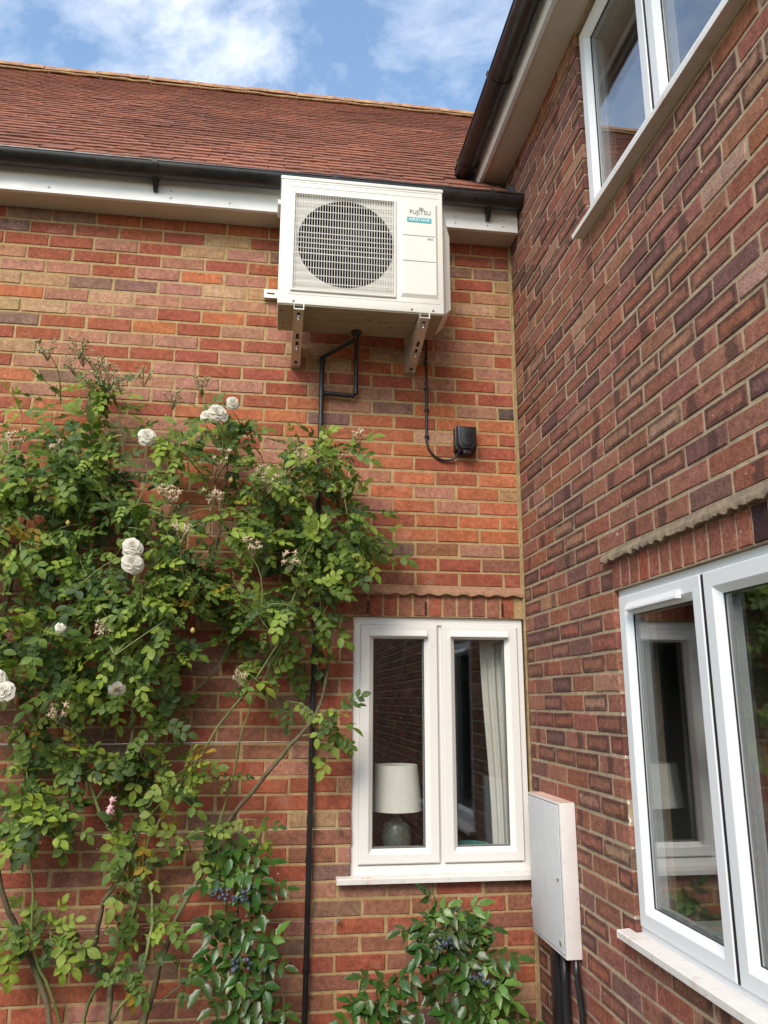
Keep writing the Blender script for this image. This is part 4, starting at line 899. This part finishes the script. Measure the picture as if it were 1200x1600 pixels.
for P in twigs:
    n = len(P); cnt = rr.choice((4, 4, 5, 6))
    for k in range(cnt):
        f_ = 1-k*.11-rr.uniform(0, .05); f_ = max(.25, f_); i = min(n-2, int(f_*(n-1))); p = P[i].lerp(P[i+1], f_*(n-1)-i if f_ < 1 else 1)
        ang = rr.uniform(0, 2*math.pi)
        X = Vector((math.cos(ang), rr.uniform(-.75, .1), math.sin(ang)*.75-.22)).normalized()
        Z = Vector((rr.uniform(-.45, .45), -.75+rr.uniform(-.35, .35), .75+rr.uniform(-.35, .3)))
        Z = (Z - X*Z.dot(X)).normalized(); Y = Z.cross(X)
        if p.y + X.y*.12 > -.02: p = p+Vector((0, -.05, 0))
        mt = Matrix((X, Y, Z)).transposed().to_4x4(); mt.translation = p
        placed.append((mt, rr.randrange(len(lv)), leafcol(rr), rr.choice((.62, .8, .95, 1.05, 1.2))*rr.uniform(.92, 1.08)))
order = sorted(range(len(placed)), key=lambda i: (0 if px(placed[i][0].translation)[0] > -10 else 1, placed[i][0].translation.y))
singles = set(order[:300]); big = MB(); cols = []
for i, (mt, vi, c, s) in enumerate(placed):
    mt = mt @ Matrix.Scale(s, 4)
    if i in singles:
        o = link('leaf', lme[vi], rose); o.matrix_basis = mt; o.color = (*c, 1)
    else:
        big.add([mt @ Vector(v) for v in lv[vi].v], lv[vi].f); cols += [*c, 1]*sum(len(f) for f in lv[vi].f)
me = bpy.data.meshes.new('foliage'); me.from_pydata(big.v, [], big.f); at = me.color_attributes.new('col', 'FLOAT_COLOR', 'CORNER'); at.data.foreach_set('color', cols)
me.polygons.foreach_set('use_smooth', [True]*len(me.polygons)); me.materials.append(M['leaf_s']); me.update(); o = link('foliage', me, rose); o['kind'] = 'stuff'

def rose_flower(c, r_, face, droop):
    mb = MB(); face = face.normalized(); s = face.cross(Vector((0, 0, 1))).normalized(); t = s.cross(face)
    n = 34
    for i in range(n):
        f_ = (i+1)/n; a = i*2.39996+rr.uniform(-.2, .2); ca = math.cos(a)*s+math.sin(a)*t; tg_ = -math.sin(a)*s+math.cos(a)*t
        th_ = math.radians(8+(78+rr.uniform(-14, 14))*f_**.9) if not droop else math.radians(6+60*f_)
        l_ = r_*(.62+.42*f_)*rr.uniform(.92, 1.08); w_ = r_*(.26+.30*f_); dv = face*math.cos(th_)+ca*math.sin(th_); nv = face*math.sin(th_)-ca*math.cos(th_)
        b0 = c - face*r_*.42 + ca*r_*.06*f_; vs = []
        for p_ in range(5):
            q = p_/4; rec = -.30*f_*q*q*q*l_
            for j in range(5):
                e_ = j/2-1; wd_ = w_*math.sin(.25+q*1.75)/math.sin(1.5)*e_
                vs.append(b0 + dv*l_*(q*(1-.10*e_*e_)) + tg_*wd_ + nv*(e_*e_*w_*(.75-.35*f_)*(1-.4*q) + .10*l_*math.sin(q*3.1) + rec + .07*r_*math.sin(e_*3.3+i*1.7)*q + rr.uniform(-.03, .03)*r_*q))
        mb.add(vs, [(p_*5+j, p_*5+j+1, (p_+1)*5+j+1, (p_+1)*5+j) for p_ in range(4) for j in range(4)])
    return mb
for x, y, z, r_, dr_ in FLOWERS:
    fc = Vector((rr.uniform(-.35, .35), -1, rr.uniform(-.1, .5) if not dr_ else -1.0))
    part('flower', rose_flower(Vector((x, y-.10, z-.032)), r_*.84, fc, dr_), 'petal', rose, True, label='white many-petalled bloom')
def star(mb, c, r_, hip):
    d = Vector((rr.uniform(-.6, .6), -.6, rr.uniform(-.2, .9))).normalized(); a = d.cross(Vector((1, .3, .2))).normalized(); b_ = d.cross(a)
    mb.ball(c, r_*.36, 6, 4)
    for k in range(5):
        q = 2*math.pi*k/5+rr.uniform(-.2, .2); e = (math.cos(q)*a+math.sin(q)*b_+d*rr.uniform(-.2, .7)).normalized(); s = e.cross(d).normalized()
        L_ = r_*rr.uniform(.75, 1.25); mb.add([c+s*r_*.14, c-s*r_*.14, c+e*L_*.6-s*r_*.12, c+e*L_*.6+s*r_*.12, c+e*L_], [(0, 1, 2, 3), (3, 2, 4)])
def cluster(x, y, z, n, sp_, r_, mat):
    mb = MB(); st = MB(); root = Vector((x, y+.03, z-.06))
    for i in range(n):
        c = Vector((x+rr.uniform(-sp_, sp_), y+rr.uniform(-.03, .01), z+rr.uniform(-sp_, sp_)*.7)); star(mb, c, r_*rr.uniform(.8, 1.2), True)
        mb.tube([root, root.lerp(c, .5)+Vector((0, 0, .006)), c], .0012, 4, False)
    return mb
for x, z in SPENT: part('spent_bloom', cluster(x, -.41, z-.018, rr.choice((5, 6, 8, 9)), .036, .0185, None), 'spent', rose, True)
for x, z in HIPS: part('hip_cluster', cluster(x, -.29, z, rr.choice((9, 11, 13)), .045, .0165, None), 'hip', rose, True)
mb_ = MB()
for q in ((-1.885, -.3, 1.27), (-1.89, -.3, 1.24), (-1.895, -.3, 1.225)): star(mb_, Vector(q), .022, False); mb_.ball(q, .012, 7, 5)
part('pink_bud', mb_, 'petal_pink', rose, True)
M['bud'] = simple('bud_yellow', (.55, .42, .12), .6)
for q in ((-2.02, -.34, 2.54), (-2.16, -.33, 2.42), (-1.6, -.34, 1.96), (-1.47, -.34, 2.64), (-2.14, -.32, 2.66)):
    mb_ = MB(); mb_.lathe([(.0005, -.012), (.009, -.006), (.0105, .001), (.007, .009), (.0005, .015)], q, 8); part('yellow_bud', mb_, 'bud', rose, True)

# ------------------------------------------------------------------ glossy shrubs with blue berries
def gleaflet_geo(mb, base, d, nrm, ln, wd):
    d = d.normalized(); s = d.cross(nrm).normalized(); nn = s.cross(d); n = 6; vs = []
    cu_ = rr.uniform(.1, .35); fo = rr.uniform(.12, .4)
    for i in range(n+1):
        t = i/n; w = wd*math.sin(math.pi*min(1, t**.8*.96+.04))*(1.0+.10*(1 if i % 2 else -1)); c = base+d*ln*t-nn*cu_*ln*t*t
        vs += [c-s*w+nn*(fo*w+.003*(i % 2)), c, c+s*w+nn*(fo*w+.003*(i % 2))]
    mb.add(vs, [(i*3+j, i*3+j+1, i*3+j+4, i*3+j+3) for i in range(n) for j in range(2)])
def pinnate(pairs, size):
    mb = MB(); P = [Vector((size*i/6, 0, -.22*size*(i/6)**2)) for i in range(7)]; mb.tube(P, .0017, 4, False)
    for j in range(pairs):
        i = 1+int(j*4.6/max(1, pairs-1)) if pairs > 1 else 3
        for sg in (-1, 1): gleaflet_geo(mb, P[i], Vector((.42, sg, rr.uniform(-.3, .1))), Vector((0, rr.uniform(-.3, .3), 1)), rr.uniform(.060, .080), .0185)
    gleaflet_geo(mb, P[6], Vector((1, 0, -.3)), Vector((0, 0, 1)), .082, .020); return mb
gv_ = [pinnate(p, s) for p, s in ((2, .10), (3, .14), (2, .11), (3, .15), (1, .075))]
gme = [leafmesh(b_, M['gleaf']) for b_ in gv_]
def shrub(label, stems, tips, berries):
    t = thing('glossy_shrub', label, 'shrub', (stems[0][0][0], stems[0][0][1], 0), 'glossy shrubs along the wall')
    nd = []
    for P in stems:
        S = smooth_poly([Vector(p) for p in P], .04); c_ = MB(); c_.tube(S, [.008-.005*i/len(S) for i in range(len(S))], 7); part('stem', c_, 'cane', t, True); nd += S
    tb = MB()
    for x, y, z in tips:
        T = Vector((x, y, z)); A = min(nd, key=lambda q: (q-T).length+max(0, q.z-T.z)*1.5); tb.tube([A, A.lerp(T, .5)+Vector((0, -.01, .01)), T], .003, 5, False)
        cnt = rr.choice((3, 4, 4, 5)); a0 = rr.uniform(0, 6.28)
        for k in range(cnt):
            a = a0+2*math.pi*k/cnt+rr.uniform(-.3, .3); X = Vector((math.cos(a), -.35+.4*math.sin(a)*.6+rr.uniform(-.25, .1), .6*math.sin(a)+rr.uniform(-.25, .2))).normalized()
            Z = Vector((rr.uniform(-.3, .3), -.55, .85)); Z = (Z-X*Z.dot(X)).normalized(); Y = Z.cross(X)
            m_ = Matrix((X, Y, Z)).transposed().to_4x4(); m_.translation = T+Vector((0, 0, rr.uniform(-.03, .01)))
            o = link('leaf', rr.choice(gme), t); o.matrix_basis = m_ @ Matrix.Scale(rr.uniform(.75, 1.0), 4)
            q = rr.random(); o.color = (.10, .19, .035, 1) if q < .2 else (.034*rr.uniform(.8, 1.3), .078*rr.uniform(.8, 1.3), .014, 1)
    part('twigs', tb, 'cane', t, True)
    for x, y, z in berries:
        bb_ = MB()
        for i in range(16): bb_.ball((x+rr.uniform(-.04, .04), y+rr.uniform(-.02, .02), z+rr.uniform(-.022, .022)), rr.uniform(.006, .0085), 8, 6)
        part('berry_cluster', bb_, 'berry', t, True)
    return t
shrub('glossy dark green berried shrub climbing the wall just left of the drain pipe', [[(-1.36, -.15, 0), (-1.34, -.17, .4), (-1.36, -.17, .75), (-1.36, -.16, 1.02)], [(-1.32, -.15, 0), (-1.27, -.18, .35), (-1.24, -.18, .62)]],
      [(-1.39, -.22, 1.08), (-1.30, -.22, 1.00), (-1.38, -.24, .97), (-1.28, -.22, .88), (-1.40, -.24, .80), (-1.33, -.26, .74), (-1.26, -.25, .66), (-1.40, -.24, .64), (-1.33, -.28, .55), (-1.24, -.26, .50), (-1.38, -.28, .46), (-1.28, -.30, .40), (-1.40, -.28, .34), (-1.3, -.3, .27)],
      [(-1.43, -.30, .90), (-1.355, -.32, .90), (-1.33, -.32, .645)])
shrub('glossy dark green berried shrub growing below the old white window', [[(-.5, -.2, 0), (-.5, -.22, .35), (-.52, -.22, .62), (-.52, -.2, .82)], [(-.46, -.2, 0), (-.36, -.24, .35), (-.34, -.24, .55)], [(-.62, -.22, 0), (-.74, -.24, .3), (-.78, -.24, .5)]],
      [(-.53, -.26, .80), (-.45, -.26, .79), (-.59, -.26, .76), (-.42, -.26, .74), (-.55, -.28, .71), (-.50, -.28, .66), (-.40, -.28, .64), (-.33, -.28, .62), (-.46, -.30, .56), (-.36, -.30, .52), (-.28, -.28, .50), (-.54, -.32, .48), (-.42, -.32, .43), (-.24, -.28, .41), (-.75, -.30, .54), (-.82, -.28, .46), (-.72, -.32, .43), (-.32, -.34, .38), (-.88, -.28, .38), (-.62, -.34, .33)],
      [(-.51, -.34, .70), (-.37, -.35, .565)])

# ------------------------------------------------------------------ ragged white sealant down the far jamb of the lower window
for z0_, z1_ in ((1.70, 1.76), (1.38, 1.67), (1.12, 1.33), (1.02, 1.09), (.93, 1.0), (1.84, 1.87)):
    n = int((z1_-z0_)/.01)+2; q = MB(); q.tube([mapB(1.046+rnd.uniform(-.002, .002), -.008+rnd.uniform(-.005, .006), z0_+(z1_-z0_)*i/(n-1)) for i in range(n)], [rnd.uniform(.0004, .0034) for _ in range(n)], 5); part('sealant', q, 'whiteprint', house, True)

# ------------------------------------------------------------------ hedge added behind the viewer for dark reflections and less low skylight
hg = thing('added_hedge', 'tall dark green hedge added out of view to darken the reflections in the glass', 'hedge', (-4, -11.2, 0))
core = MB(); core.box(-16, 9, -11.9, -10.9, 0, 3.2); part('hedge_core', core, simple('hedge_inner', (.018, .028, .010), .9, .4, 3), hg)
hb = MB(); hr = random.Random(5)
for i in range(15000):
    x = hr.uniform(-16.2, 9.2); top = 3.3+.35*math.sin(x*1.3)+.25*math.sin(x*3.1); z = top*hr.random()**.8; y = -10.85+hr.uniform(-.12, .18) if z < top-.3 else -11.4+hr.uniform(-.7, .7)
    c = Vector((x, y, z)); a = Vector((hr.uniform(-1, 1), hr.uniform(-1, 1), hr.uniform(-1, 1))).normalized()*.09; b_ = a.cross(Vector((hr.uniform(-1, 1), hr.uniform(-1, 1), hr.uniform(-1, 1)))).normalized()*.045
    hb.add([c-a, c+b_, c+a, c-b_], [(0, 1, 2, 3)])
me = bpy.data.meshes.new('hedge_foliage'); me.from_pydata(hb.v, [], hb.f); me.materials.append(simple('hedge_leaf', (.035, .062, .018), .6, .4, 2)); me.update()
o = link('hedge_foliage', me, hg); o['kind'] = 'stuff'
